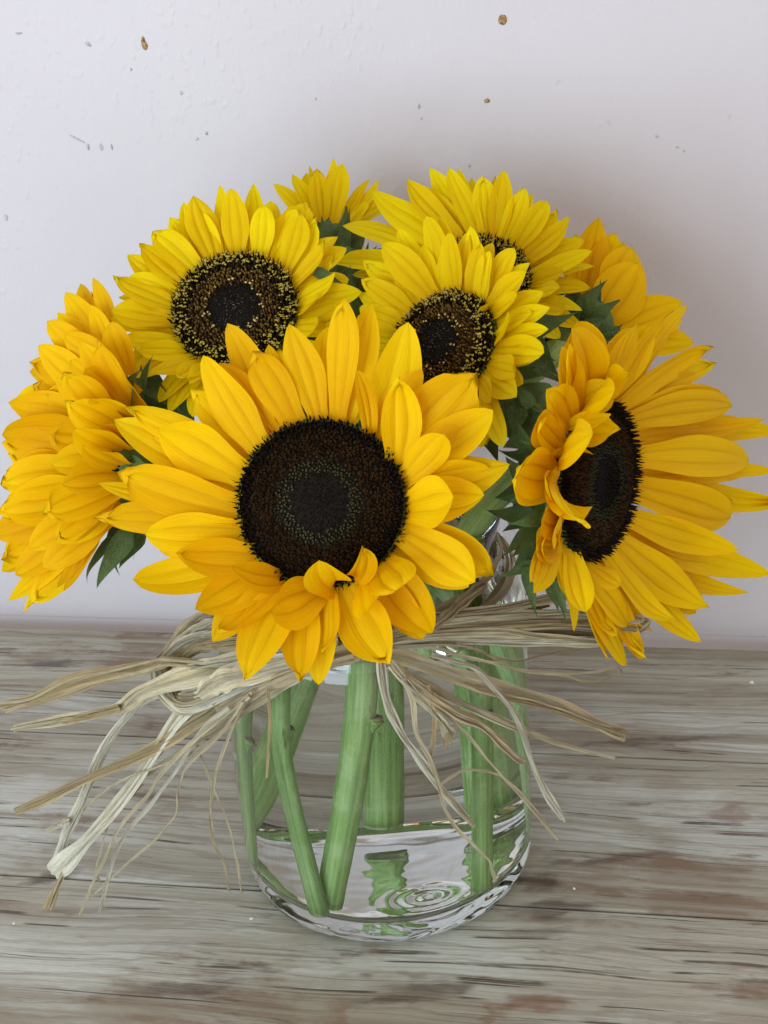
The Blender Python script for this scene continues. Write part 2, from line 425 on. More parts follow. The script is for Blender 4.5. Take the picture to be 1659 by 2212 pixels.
inner_wet = [(.0684, ZW), (.0698, .152), (.0709, .143), (.0712, .135), (.0712, .10), (.0712, .06), (.0712, .028), (.0704, .0215), (.0680, .0162), (.063, .0124)] + FLOOR
def lathe(profile, N=128):
    vs, fs = [], []
    rings = []
    for r, z in profile:
        if r == 0: rings.append([len(vs)]); vs.append(Vector((0, 0, z)))
        else:
            rings.append(list(range(len(vs), len(vs) + N)))
            for i in range(N):
                a = 2 * math.pi * i / N; vs.append(Vector((r * math.cos(a), r * math.sin(a), z)))
    for A, B in zip(rings, rings[1:]):
        for i in range(N):
            j = (i + 1) % N
            if len(A) == 1: fs.append((A[0], B[j], B[i]))
            elif len(B) == 1: fs.append((A[i], A[j], B[0]))
            else: fs.append((A[i], A[j], B[j], B[i]))
    return vs, fs
vase = tag(empty('glass_vase'), 'clear glass jar vase with narrow neck standing on the planks', 'vase')
vs, fs = lathe([(r, z + .0006) for r, z in outer + rim + inner_dry]); 
for v in vs:
    q = math.hypot(v.x, v.y)
    if v.z < .003 and q < .056:      # moulding swirl in the underside
        e = math.hypot(v.x - .014, v.y + .024)
        v.z += (.00030 * math.sin(e / .0012) * math.exp(-(e / .016) ** 2) + .00026 * noise.noise(Vector((v.x * 130, v.y * 130, 3)))) * smooth((.056 - q) / .01)
mesh_obj('vase_body', vs, fs, M_GLASS, vase)
vs, fs = lathe([(r, z + .0006) for r, z in inner_wet]); n0 = len(fs)
top = [(.0684, ZW + .0006), (.0674, ZW + .0002), (.065, ZW), (0, ZW)]
vt, ft = lathe(top)
off = len(vs); vs += vt; fs += [tuple(i + off for i in f) for f in ft]
water = mesh_obj('water', vs, fs, None, mats=[M_WET, M_WTOP], fmat=[0] * n0 + [1] * len(ft))
tag(water, 'clear water filling the glass vase around the stems', 'water')

# ------------------------------------------------------------------ leaf-like sheets
def sheet(name, p0, pc, p2, W, N, mat, parent, rnd, roll=0., cup=.10, groove=.05, nt=13, ns=14, kind='petal', wave=.03, curl=0., notch=False):
    L = (p2 - p0).length + 1e-6
    vs, uvs, cr = [], [], []
    ph = rnd.random() * 6.28; pk = rnd.uniform(.38, .62); ex = rnd.uniform(.55, .9); b0 = rnd.uniform(.50, .66)
    g1 = rnd.uniform(.26, .40); g2 = rnd.uniform(.26, .40)
    if ns == 14: SV = [-1, -.8, -.6, -g2 - .10, -g2, -g2 + .10, -.10, .10, g1 - .10, g1, g1 + .10, .6, .8, 1]
    else: SV = [-1 + 2 * j / (ns - 1) for j in range(ns)]
    tw = rnd.uniform(-.4, .4)
    for i in range(nt + 1):
        t = i / nt
        t = 1 - (1 - t) ** 1.15
        p = p0 * (1 - t) ** 2 + pc * 2 * t * (1 - t) + p2 * t * t
        T = ((pc - p0) * (1 - t) + (p2 - pc) * t)
        if T.length < 1e-7: T = p2 - p0
        T.normalize()
        S = T.cross(N)
        if S.length < 1e-3: S = T.cross(cU)
        S.normalize()
        S = Matrix.Rotation(roll * (.4 + .6 * t) + tw * t, 3, T) @ S
        U = S.cross(T).normalized()
        if U.dot(N) < 0 and abs(roll) < 1.2: U = -U
        if kind == 'petal':
            q = (b0 + (1 - b0) * smooth(t / pk)) if t < pk else max(0., 1 - ((t - pk) / (1 - pk)) ** 2.0) ** ex
        else:
            q = (.8 + .2 * smooth(t / .25)) if t < .25 else max(0., 1 - ((t - .25) / .75) ** 1.25) ** 1.25
        hw = W * .5 * q
        env = math.sin(math.pi * min(1, t * 1.02 + .02)) ** .5 if 0 < t < .98 else .2
        p = p + U * (curl * L * max(0, (t - .6) / .4) ** 2)
        for j in range(ns):
            s = SV[j]
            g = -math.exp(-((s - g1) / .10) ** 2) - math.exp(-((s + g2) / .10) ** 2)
            y = cup * W * (s * s - .35) * q + groove * W * g * env + wave * W * math.sin(ph + t * 7 + s * 1.5) * s * s * env
            dx = 0.
            if notch and t > .8: dx = -.05 * L * (1 + math.sin(s * 9 + ph)) * (t - .8) / .2
            vs.append(p + S * (hw * s) + U * y + T * dx)
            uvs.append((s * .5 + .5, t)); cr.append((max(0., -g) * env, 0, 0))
    fs = []
    for i in range(nt):
        for j in range(ns - 1):
            a = i * ns + j; fs.append((a, a + 1, a + ns + 1, a + ns))
    return mesh_obj(name, vs, fs, mat, parent, uvs, cols=cr)

def tube(name, pts, rad, mat, parent, sides=14, cap=True, ridge=0., seed=0):
    vs, fs, uvs = [], [], []
    n = len(pts)
    prev = None
    for i, p in enumerate(pts):
        T = (pts[min(i + 1, n - 1)] - pts[max(i - 1, 0)]).normalized()
        if prev is None:
            A = T.cross(Vector((.3, .9, .1))).normalized()
        else:
            A = (prev - T * prev.dot(T)).normalized()
        prev = A; B = T.cross(A)
        r = rad(i / (n - 1)) if callable(rad) else rad
        for j in range(sides):
            a = 2 * math.pi * j / sides
            rr = r * (1 + ridge * math.cos(a * 7 + seed)) * (1 + .035 * noise.noise(p * 90 + Vector((math.cos(a), math.sin(a), seed))))
            vs.append(p + (A * math.cos(a) + B * math.sin(a)) * rr); uvs.append((j / sides, i / (n - 1) * 8))
    for i in range(n - 1):
        for j in range(sides):
            k = (j + 1) % sides; fs.append((i * sides + j, i * sides + k, (i + 1) * sides + k, (i + 1) * sides + j))
    if cap:
        fs.append(tuple(reversed(range(sides)))); fs.append(tuple(range((n - 1) * sides, n * sides)))
    return mesh_obj(name, vs, fs, mat, parent, uvs)

def catmull(P, per=10):
    P = [P[0] * 2 - P[1]] + list(P) + [P[-1] * 2 - P[-2]]
    out = []
    for i in range(1, len(P) - 2):
        a, b, c, d = P[i - 1:i + 3]
        for k in range(per):
            t = k / per
            out.append(.5 * ((2 * b) + (c - a) * t + (2 * a - 5 * b + 4 * c - d) * t * t + (3 * b - a - 3 * c + d) * t ** 3))
    out.append(P[-2].copy())
    return out

# ------------------------------------------------------------------ sunflowers
def zoomframe(ox, oy, s):
    K = 1.8228
    return lambda x, y: ((ox + s * x) / K, (oy + s * y) / K)
Z1 = zoomframe(350, 1150, 1.0247)
Z2 = zoomframe(0, 2350, .7836)
Z4 = zoomframe(1900, 850, .8363)
Z5 = zoomframe(0, 600, .8364)
Z6 = zoomframe(1200, 600, .7836)
ZR = zoomframe(1500, 2300, .663)

def disc_florets(parent, c, n, e1, e2, R, style, rnd, dome, dark=1.):
    N = 2000 if style == 'dark' else 1300
    vs, fs, cols = [], [], []
    sp = R * math.sqrt(math.pi / N)
    for i in range(N):
        rho = math.sqrt((i + .5) / N); a = i * 2.399963
        a += rnd.gauss(0, .22) * sp / (R * max(rho, .05))
        base = c + (e1 * math.cos(a) + e2 * math.sin(a)) * (rho * R + rnd.gauss(0, .18) * sp) + n * (dome * (1 - rho * rho) - .001)
        out = (e1 * math.cos(a) + e2 * math.sin(a))
        j = rnd.random(); rz = rho; rho = rho + rnd.gauss(0, .022)
        w0 = sp * .46; w1 = sp * .36; h = .0018; lean = .1
        side = (.02, .014, .008); topc = (.01, .007, .005)
        if style == 'dark':
            if rho < .36:
                h = .0016; w1 = sp * .15; side = (.004, .004, .004); topc = (.014, .014, .015) if j < .12 else (.006, .006, .006); lean = -.9
            elif rho < .52:
                f = (rho - .36) / .16
                h = .0018 + .0004 * f; w1 = sp * .26; lean = -.4
                side = (.018, .018, .008); topc = (.072, .072, .028) if j < .8 else (.03, .03, .012)
            elif rho < .85:
                h = .0024; w1 = sp * (.30 + .14 * j); lean = -.15 + .3 * rnd.random()
                side = (.042, .020, .008); topc = (.135, .066, .022) if j < .65 else (.055, .027, .011)
            else:
                h = .0030 + .002 * j; w1 = sp * .20; lean = .1 + .5 * rnd.random()
                side = (.011, .006, .004); topc = (.026, .013, .006)
        else:
            if rho < .44:
                h = .0015; w1 = sp * .15; side = (.006, .006, .005); topc = (.016, .017, .018) if j < .2 else (.008, .008, .008); lean = -.9
            elif rho < .74:
                h = .0024 + .0008 * j; w1 = sp * .34; lean = rnd.uniform(-.3, .3)
                side = (.05, .026, .008); topc = (.20, .115, .025) if j < .55 else (.07, .036, .010)
            else:
                h = .0030 + .0025 * j; w1 = sp * .22; lean = rnd.uniform(-.2, .7)
                side = (.02, .011, .005); topc = (.03, .018, .006)
        side = tuple(q * dark for q in side); topc = tuple(q * dark for q in topc)
        ax = (n + out * lean * .6 + e1 * rnd.uniform(-.12, .12) + e2 * rnd.uniform(-.12, .12)).normalized()
        b0 = len(vs)
        rot = rnd.random() * 6
        for (w, hh, cc) in ((w0, 0, side), (w1, h, topc)):
            for k in range(5):
                q = rot + k * 1.2566
                vs.append(base + (e1 * math.cos(q) + e2 * math.sin(q)) * w + ax * hh); cols.append(cc)
        if style == 'dark' and .5 < rho < .86:       # open tubular floret: sunken mouth
            vs.append(base + ax * (h * .35)); cols.append((.004, .003, .002))
        else:
            vs.append(base + ax * (h * 1.25)); cols.append(topc)
        for k in range(5):
            k2 = (k + 1) % 5
            fs.append((b0 + k, b0 + k2, b0 + 5 + k2, b0 + 5 + k)); fs.append((b0 + 5 + k, b0 + 5 + k2, b0 + 10))
    o = mesh_obj('florets', vs, fs, M_FLORET, parent, cols=cols, flat=True); o['kind'] = 'stuff'
    # pollen-bearing anthers and long dark stigmas
    vs, fs, cols = [], [], []
    def blob(p, r, col):
        b = len(vs)
        for dx, dy, dz in ((1, 0, 0), (-1, 0, 0), (0, 1, 0), (0, -1, 0), (0, 0, 1), (0, 0, -1)):
            vs.append(p + (e1 * dx + e2 * dy + n * dz) * r * rnd.uniform(.75, 1.25)); cols.append(col)
        for f in ((0, 2, 4), (2, 1, 4), (1, 3, 4), (3, 0, 4), (2, 0, 5), (1, 2, 5), (3, 1, 5), (0, 3, 5)): fs.append(tuple(b + q for q in f))
    def spike(p, d, l, r, col):
        b = len(vs); s1 = d.cross(n + e1 * .3).normalized(); s2 = d.cross(s1)
        for k in range(3): vs.append(p + (s1 * math.cos(k * 2.1) + s2 * math.sin(k * 2.1)) * r); cols.append(col)
        vs.append(p + d * l); cols.append(col)
        fs.extend([(b, b + 1, b + 3), (b + 1, b + 2, b + 3), (b + 2, b, b + 3)])
    if style == 'pollen':
        for i in range(480):
            rho = rnd.uniform(.77, 1.02); a = rnd.random() * 6.283; out = e1 * math.cos(a) + e2 * math.sin(a)
            p = c + out * (rho * R) + n * (dome * (1 - rho * rho) + rnd.uniform(.0028, .005))
            y = rnd.random()
            for q in range(rnd.choice((1, 2, 3))):
                blob(p + out * rnd.uniform(-.0007, .0007) + e1 * rnd.uniform(-.0007, .0007), rnd.uniform(.00032, .00065), (.34 + .24 * y, .27 + .19 * y, .035 + .06 * y))
        for i in range(34):
            a = rnd.random() * 6.283; rho = rnd.gauss(.46, .03); out = e1 * math.cos(a) + e2 * math.sin(a)
            blob(c + out * (rho * R) + n * (dome * (1 - rho * rho) + .0022), rnd.uniform(.00045, .0007), (.62, .48, .17))
        for i in range(60):
            a = rnd.random() * 6.283; rho = rnd.uniform(.55, .76); out = e1 * math.cos(a) + e2 * math.sin(a)
            blob(c + out * (rho * R) + n * (dome * (1 - rho * rho) + .0028), rnd.uniform(.0002, .0004), (.4, .3, .07))
        for i in range(70):
            a = rnd.random() * 6.283; rho = rnd.uniform(.0, .42); out = e1 * math.cos(a) + e2 * math.sin(a)
            blob(c + out * (rho * R) + n * (dome * (1 - rho * rho) + .0014), .00016, (.3, .3, .28))
    for i in range(170 if style == 'dark' else 260):
        a = rnd.random() * 6.283; rho = rnd.uniform(.88, 1.04); out = e1 * math.cos(a) + e2 * math.sin(a)
        spike(c + out * (rho * R) + n * .0015, (n + out * rnd.uniform(.1, 1.1) + e1 * rnd.uniform(-.4, .4) + e2 * rnd.uniform(-.4, .4)).normalized(), rnd.uniform(.0022, .0052), .00026, (.014, .008, .005))
    o = mesh_obj('stamens', vs, fs, M_FLORET, parent, cols=cols, flat=True); o['kind'] = 'stuff'

def sunflower(label, centre_px, depth, nvec, R, style, pmat, stem_pts, seed, petals, Z, mode='plane', bracts=(), bract_ring=18, ring_len=.026, extra_ring=0, ring_L=1.0, wf=1.1, stem_r=.0058, tip_h=(.010, .002), dome=.004, scars=(), dark=1., calyx=False):
    rnd = random.Random(seed)
    c = P3(centre_px[0], centre_px[1], depth)
    n = (cR * nvec[0] + cU * nvec[1] - cF * nvec[2]).normalized()
    e1 = n.cross(Vector((0, 0, 1))).normalized() if abs(n.z) < .95 else Vector((1, 0, 0))
    e2 = n.cross(e1)
    root = tag(empty('sunflower'), label, 'sunflower', 'sunflowers in the vase')
    # receptacle bowl and dark disc
    pr = [(R * .97, .0012), (R * 1.02, -.002), (R * .98, -.007), (R * .78, -.014), (R * .48, -.0195), (stem_r * 1.5, -.025), (stem_r, -.032)]
    vs, fs = [], []; NS = 40
    for r, z in pr:
        for i in range(NS):
            a = 2 * math.pi * i / NS; vs.append(c + (e1 * math.cos(a) + e2 * math.sin(a)) * r + n * z)
    for k in range(len(pr) - 1):
        for i in range(NS):
            j = (i + 1) % NS; fs.append((k * NS + i, k * NS + j, (k + 1) * NS + j, (k + 1) * NS + i))
    mesh_obj('receptacle', vs, fs, M_RECEPT, root)
    vs, fs = [c + n * (dome - .0004)], []
    K = 8
    for k in range(1, K + 1):
        q = k / K
        for i in range(NS):
            a = 2 * math.pi * i / NS; vs.append(c + (e1 * math.cos(a) + e2 * math.sin(a)) * (R * q * .99) + n * (dome * (1 - q * q) - .0004))
    for i in range(NS): fs.append((0, 1 + i, 1 + (i + 1) % NS))
    for k in range(K - 1):
        for i in range(NS):
            j = (i + 1) % NS; a = 1 + k * NS; fs.append((a + i, a + NS + i, a + NS + j, a + j))
    disc = mesh_obj('disc', vs, fs, M_DISC, root)
    if style: disc_florets(disc, c, n, e1, e2, R, style, rnd, dome, dark)
    def onplane(u, v, h):
        d = ray(u, v); return CAM + d * ((c + n * h - CAM).dot(n) / d.dot(n))
    for row in petals:
        if mode == 'plane':
            bx, by, tx, ty, w = row[:5]; k = row[5] if len(row) > 5 else 0
            h = row[6] if len(row) > 6 else tip_h[min(k, 1)] + rnd.uniform(-.002, .002)
            roll = row[7] if len(row) > 7 else rnd.uniform(-.25, .25)
            arch = row[8] if len(row) > 8 else rnd.uniform(.04, .12)
            pb = onplane(*Z(bx, by), 0); q = pb - c; q -= n * q.dot(n)
            if q.length > 1e-5: q = q.normalized() * R * (.99 - .02 * k)
            p0 = c + q - n * (.0002 + .0022 * k)
            p2 = onplane(*Z(tx, ty), h)
            Nn = n
            near = (p0 - c).dot(-cF) / R
            if n.dot(-cF) < .75 and near > .2: Nn = (n - cF * 1.3 * near).normalized(); w = w * 1.3
            sc = depth_of((p0 + p2) / 2) / FOC
        else:
            bx, by, bd, tx, ty, td, w = row[:7]; k = 0
            roll = row[7] if len(row) > 7 else rnd.uniform(-.25, .25)
            arch = row[8] if len(row) > 8 else rnd.uniform(.03, .1)
            p0 = P3(*Z(bx, by), depth + bd * .001); p2 = P3(*Z(tx, ty), depth + td * .001)
            sc = depth_of((p0 + p2) / 2) / FOC
            T = (p2 - p0).normalized(); v = -cF * .8 + n * .6
            Nn = (v - T * v.dot(T)).normalized()
        zs = Z(1, 0)[0] - Z(0, 0)[0]
        Wm = w * zs * sc * wf
        L = (p2 - p0).length
        # the sheet leaves the rim along the disc plane, then swings to its tip
        pc = p0 * .5 + p2 * .5 + Nn * (arch * L)
        if mode == 'plane':
            d0 = (p0 - c).normalized(); pc = p0 * .62 + p2 * .38 + d0 * (.12 * L) + Nn * ((arch - .03) * L)
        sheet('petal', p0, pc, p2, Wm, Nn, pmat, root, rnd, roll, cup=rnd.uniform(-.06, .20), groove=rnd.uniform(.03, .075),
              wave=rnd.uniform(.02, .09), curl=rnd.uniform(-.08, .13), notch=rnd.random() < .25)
    for i in range(extra_ring):
        a = 2 * math.pi * (i + .5 * rnd.random()) / extra_ring; out = e1 * math.cos(a) + e2 * math.sin(a)
        L = R * ring_L * rnd.uniform(.85, 1.1); p0 = c + out * R * .95 - n * .004; p2 = c + out * (R + L) + n * (rnd.uniform(-.003, .003) + tip_h[1])
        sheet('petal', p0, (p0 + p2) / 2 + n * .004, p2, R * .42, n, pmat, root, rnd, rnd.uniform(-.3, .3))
    for i in range(bract_ring):
        a = 2 * math.pi * (i + rnd.uniform(-.3, .3)) / bract_ring; out = e1 * math.cos(a) + e2 * math.sin(a)
        L = ring_len * rnd.uniform(.75, 1.15)
        back = .006 + .006 * (i % 2)
        p0 = c + out * R * (.98 - .14 * (i % 2)) - n * back
        p2 = p0 + out * L * .9 + n * rnd.uniform(-.010, .006)
        sheet('bract', p0, (p0 + p2) / 2 + (out * .1 + n * .2) * L * rnd.uniform(-.5, .5), p2, rnd.uniform(.010, .015), n, M_BRACT, root, rnd, rnd.uniform(-.5, .5),
              cup=.15, groove=.02, nt=8, ns=5, kind='bract', curl=rnd.uniform(-.35, .1))
    if calyx:
        for i in range(22):
            a = 2 * math.pi * (i + rnd.uniform(-.25, .25)) / 11; out = e1 * math.cos(a) + e2 * math.sin(a); up2 = i >= 11
            p0 = c + out * R * (.45 if up2 else .75) - n * (.0205 if up2 else .0150); p2 = c + out * R * rnd.uniform(1.25, 1.75) - n * (.006 if up2 else -.002)
            sheet('bract', p0, (p0 + p2) / 2 + out * R * .42 - n * .004, p2, R * .72, -n, M_BRACT, root, rnd, rnd.uniform(-.3, .3), cup=.12, groove=.03, nt=8, ns=5, kind='bract', curl=rnd.uniform(-.1, .35))
    for row in bracts:
        fr, bx, by, bd, tx, ty, td, w = row[:8]
        p0 = P3(*fr(bx, by), depth + bd * .001); p2 = P3(*fr(tx, ty), depth + td * .001)
        T = (p2 - p0).normalized(); v = -cF + cU * .2; Nn = (v - T * v.dot(T)).normalized()
        zs = fr(1, 0)[0] - fr(0, 0)[0]
        sheet('bract', p0, (p0 + p2) / 2 + Nn * (p2 - p0).length * .12, p2, w * zs * depth / FOC, Nn, M_BRACT, root, rnd, rnd.uniform(-.3, .3),
              cup=.14, groove=.03, nt=10, ns=7, kind='bract', curl=row[8] if len(row) > 8 else rnd.uniform(-.2, .2))
    pts = catmull([c - n * .022, c - n * .040 - Vector((0, 0, .004))] + [Vector(p) for p in stem_pts], 12)
    st = tube('stem', pts, lambda t: stem_r * (1.1 - .12 * t), M_STEM, root, ridge=.022, seed=seed)
    i0 = len(pts) - 1; Te = (pts[i0] - pts[i0 - 1]).normalized()
    tube('cut_end', [pts[i0] - Te * .0012, pts[i0] + Te * .0003], stem_r * .99, M_CUT, st, 14)
    hv, hf = [], []
    for i in range(700):
        q = rnd.randint(6, i0 - 2); p = pts[q]; T = (pts[q + 1] - p).normalized(); p = p + (pts[q + 1] - p) * rnd.random()
        a = rnd.random() * 6.283; A_ = T.cross(Vector((.3, .9, .1))).normalized(); o_ = A_ * math.cos(a) + T.cross(A_) * math.sin(a)
        w_ = T.cross(o_) * .00009; b = p + o_ * stem_r * .97; t_ = b + (o_ + T * rnd.uniform(-.5, .5)).normalized() * rnd.uniform(.0008, .0019)
        n_ = len(hv); hv += [b - w_, b + w_, t_]; hf.append((n_, n_ + 1, n_ + 2))
    hr = mesh_obj('hairs', hv, hf, M_HAIR, st, flat=True); hr['kind'] = 'stuff'
    for (q, ang) in scars:
        i = int(q * (len(pts) - 1)); p = pts[i]; T = (pts[min(i + 1, len(pts) - 1)] - pts[i - 1]).normalized()
        sd = T.cross(Vector((math.cos(ang), math.sin(ang), .1))).normalized()
        a0 = p + sd * stem_r * .55 + T * .008; a1 = p + sd * stem_r * 1.05 - T * .001
        tube('leaf_scar', [a0, a0 * .6 + a1 * .4, a0 * .2 + a1 * .8, a1], lambda t: .0020 + .0020 * t, M_STEM, st, 8)
        tube('cut_end', [a1 + T * .0002, a1 - T * .0008], .0032, M_SCAR, st, 8)
    return root

ZD = lambda x, y: (x, y)
A_P = [(955, 495, 985, 20, 120), (985, 480, 1085, 55, 135, 1), (885, 490, 765, 125, 140), (800, 530, 625, 225, 140), (740, 540, 545, 120, 150, 1),
       (770, 530, 690, 200, 110, 2), (660, 600, 435, 245, 150), (620, 600, 390, 370, 120, 2), (590, 700, 275, 520, 190), (560, 735, 95, 480, 160, 1), (600, 640, 135, 445, 110, 2),
       (560, 840, 110, 690, 175), (560, 820, 40, 750, 90, 2), (545, 870, 20, 855, 125, 2), (580, 930, 215, 930, 165), (645, 1020, 325, 1005, 150, 0, .016), (610, 1040, 180, 1120, 155, 1),
       (745, 1130, 545, 1055, 115, 0, .026, .4), (680, 1080, 405, 1225, 160, 1, .010), (740, 1110, 485, 1330, 110, 0, .012, .5), (760, 1120, 585, 1490, 185, 0, .014),
       (820, 1135, 810, 1505, 145, 1, .010), (890, 1140, 690, 1225, 190, 0, .018, -.5, .25), (930, 1140, 925, 1400, 90, 0, .012, .9), (980, 1130, 1150, 1430, 195, 0, .014),
       (950, 1130, 885, 1030, 165, 0, .032, -.3, .5), (1020, 1110, 1075, 985, 110, 0, .034, .8, .4), (1130, 1060, 1195, 1137, 190, 0, .030, 0, .6), (1060, 1110, 1085, 1245, 150, 0, .024, .5, .3),
       (1120, 1080, 1325, 1320, 190, 1, .008), (1200, 920, 1485, 1115, 165), (1205, 890, 1560, 1090, 160, 1), (1215, 830, 1400, 785, 190, 0, .022, 0, .3), (1220, 810, 1525, 790, 175, 1, .010),
       (1205, 720, 1370, 540, 130, 0, .016), (1215, 760, 1620, 670, 170, 1), (1195, 690, 1560, 460, 165, 1), (1180, 620, 1495, 310, 230, 1, .006), (1190, 660, 1180, 315, 150, 0, .014),
       (1085, 540, 1030, 300, 85, 0, .014, .8), (1120, 570, 1225, 120, 180, 1)]
B_P = [(1120, 480, 1090, 170, 125), (1190, 490, 1190, 155, 115, 1), (1060, 500, 1050, 165, 105, 1), (1230, 480, 1240, 250, 115), (1250, 490, 1275, 230, 120, 1), (1020, 520, 905, 215, 145), (980, 520, 860, 260, 115, 1),
       (930, 560, 715, 370, 140), (960, 540, 800, 305, 120, 1), (880, 620, 650, 430, 125), (855, 650, 605, 490, 125, 1), (825, 720, 525, 595, 130), (812, 790, 525, 740, 135), (815, 830, 525, 800, 90, 1),
       (850, 900, 565, 875, 100), (870, 940, 625, 930, 100), (890, 960, 665, 985, 100, 1), (930, 980, 705, 1040, 120), (960, 990, 835, 1060, 100), (990, 1000, 890, 1085, 100),
       (1310, 520, 1445, 215, 140, 1), (1340, 560, 1420, 290, 120), (1380, 580, 1490, 310, 110, 1), (1385, 620, 1550, 430, 100), (1395, 660, 1575, 480, 90, 1), (1400, 700, 1595, 580, 100), (1400, 750, 1495, 690, 100, 0, .016),
       (1395, 790, 1605, 700, 120, 1), (1390, 820, 1500, 820, 105, 0, .014), (1385, 840, 1550, 800, 80, 1), (1290, 930, 1310, 1010, 80), (1040, 1010, 1000, 1090, 90)]
C_P = [(690, 690, 640, 335, 135, 1), (740, 690, 685, 325, 100, 2), (760, 690, 715, 400, 125), (800, 710, 855, 380, 110, 1), (830, 720, 890, 450, 115), (870, 760, 915, 495, 125), (890, 770, 1045, 540, 115, 1),
       (910, 790, 1115, 600, 130), (925, 830, 1070, 720, 105, 0, .016), (935, 870, 1135, 800, 130, 1), (910, 800, 885, 770, 60, 0, .014), (950, 950, 1030, 810, 120, 0, .018), (950, 990, 1200, 1005, 150),
       (945, 1070, 1095, 1095, 125), (930, 1130, 1055, 1220, 140), (910, 1160, 940, 1250, 100, 0, .016, .6), (900, 1200, 1000, 1480, 125), (620, 700, 485, 405, 115, 1), (640, 690, 400, 470, 150), (560, 740, 285, 540, 130, 1),
       (520, 790, 290, 640, 120), (505, 830, 285, 720, 110, 1), (500, 870, 320, 800, 110), (870, 1220, 890, 1500, 120, 1), (560, 760, 340, 600, 110, 2)]
D_P = [(870, 420, 715, 95, 120), (830, 420, 640, 95, 120, 1), (770, 440, 500, 160, 130), (800, 430, 560, 155, 115, 1), (720, 480, 330, 230, 170), (680, 520, 195, 345, 150), (660, 580, 130, 540, 120), (660, 620, 235, 610, 110, 1),
       (880, 430, 825, 115, 85, 1), (910, 440, 895, 120, 115), (960, 450, 1000, 95, 115), (985, 470, 1110, 180, 105), (980, 465, 1090, 155, 70, 1), (1030, 510, 1220, 250, 120), (1070, 560, 1345, 340, 135), (1100, 620, 1440, 490, 95),
       (1105, 660, 1305, 600, 100), (1105, 700, 1275, 670, 105), (1100, 740, 1305, 800, 125), (850, 430, 770, 110, 100, 1), (940, 440, 950, 130, 100, 1), (1060, 540, 1270, 300, 110, 1)]
E_P = [(640, 890, 1065, 605, 125), (670, 900, 1080, 700, 125, 1), (690, 950, 1230, 910, 155), (680, 920, 1135, 855, 120, 1), (715, 1030, 1320, 1030, 135, 1), (735, 1120, 1295, 1160, 180), (740, 1200, 1300, 1190, 130, 1),
       (745, 1290, 1195, 1440, 200), (742, 1270, 1290, 1360, 140, 1), (705, 1450, 1140, 1555, 140), (690, 1490, 1235, 1650, 160, 1), (640, 1560, 1030, 1830, 180), (660, 1540, 1100, 1840, 180, 1), (670, 1530, 1135, 1790, 120, 2),
       (580, 1600, 845, 1915, 145), (620, 1590, 975, 1975, 125, 1), (480, 1590, 655, 1740, 125, 0, .016), (470, 1590, 710, 1930, 145, 1), (420, 1560, 475, 1870, 120), (480, 1600, 690, 2120, 160, 1, .004), (530, 1610, 745, 2080, 120, 1, .004),
       (370, 1500, 265, 1770, 110, 1), (400, 1540, 460, 1960, 80, 1), (640, 870, 935, 420, 120, 1, .004), (570, 880, 700, 490, 175, 0, .014), (610, 870, 830, 490, 160, 1, .010), (500, 900, 440, 535, 190), (450, 930, 385, 600, 120, 0, .012),
       (540, 890, 660, 750, 120, 0, .022), (470, 950, 615, 815, 140, 0, .026), (420, 970, 310, 820, 140, 0, .006), (400, 1040, 625, 960, 115, 0, .036), (360, 1150, 480, 1015, 160, 0, .034), (370, 1090, 240, 955, 120, 0, .004),
       (345, 1230, 145, 1190, 180, 0, .008), (350, 1280, 470, 1480, 160, 0, .034), (345, 1330, 300, 1220, 100, 0, .014), (360, 1430, 265, 1380, 150, 0, .008), (370, 1480, 380, 1420, 150, 0, .018), (390, 1520, 260, 1560, 120, 1, .004)]
F_P = [(560, 1000, 0, 475, 605, 10, 95), (520, 1000, 0, 325, 670, 10, 120), (530, 1010, 5, 400, 690, 15, 100), (500, 1050, 0, 235, 795, 0, 130), (540, 1000, -5, 440, 720, 0, 110), (480, 1100, 0, 155, 985, 5, 160), (480, 1150, -5, 190, 910, 0, 140),
       (440, 1260, 0, 65, 1180, 5, 160), (440, 1350, 0, 20, 1310, 0, 190), (420, 1480, 0, 50, 1420, 10, 130), (420, 1500, 0, -10, 1560, -5, 180), (430, 1600, 0, -30, 1700, -5, 200), (430, 1650, 0, -20, 1800, 0, 180), (430, 1700, 0, 15, 1920, 0, 160),
       (430, 1750, -5, 75, 1990, -5, 140), (450, 1750, -5, 70, 2110, 0, 120), (460, 1780, -5, 155, 2125, -5, 140), (480, 1700, -15, 300, 2060, -20, 100), (490, 1720, -15, 320, 2075, -25, 90),
       (650, 1200, -25, 450, 880, -42, 180), (640, 1250, -25, 430, 1140, -48, 160), (560, 1300, -22, 300, 1030, -42, 160), (600, 1320, -26, 300, 1170, -44, 160), (600, 1420, -28, 345, 1310, -48, 160), (600, 1480, -28, 390, 1400, -50, 130),
       (590, 1520, -28, 300, 1560, -48, 160), (580, 1560, -28, 200, 1700, -44, 180), (560, 1620, -28, 380, 1850, -44, 90, .8), (640, 1360, -26, 490, 1260, -46, 130), (620, 1050, -20, 520, 800, -30, 130), (560, 1640, -24, 260, 1830, -36, 150),
       (540, 1700, -22, 200, 1960, -30, 130), (640, 1150, -22, 360, 900, -34, 140)]
G_P = [(110, 380, 0, 20, 70, 6, 60), (90, 380, -3, 60, 75, 0, 85), (110, 380, 0, 155, 40, 4, 70), (130, 380, -3, 190, 45, 0, 95), (180, 380, 0, 325, 120, 4, 50), (190, 370, -2, 385, 160, 2, 60), (210, 370, -3, 390, 210, 0, 65), (220, 370, -4, 320, 255, -2, 60),
       (60, 390, 0, -154, 144, 2, 75), (70, 385, 0, -64, 112, 0, 90), (200, 400, 10, 420, 260, 14, 100), (120, 400, 14, 110, 120, 18, 90), (220, 440, 16, 300, 470, 18, 110), (60, 400, 12, -10, 120, 16, 90)]
_j = random.Random(9)
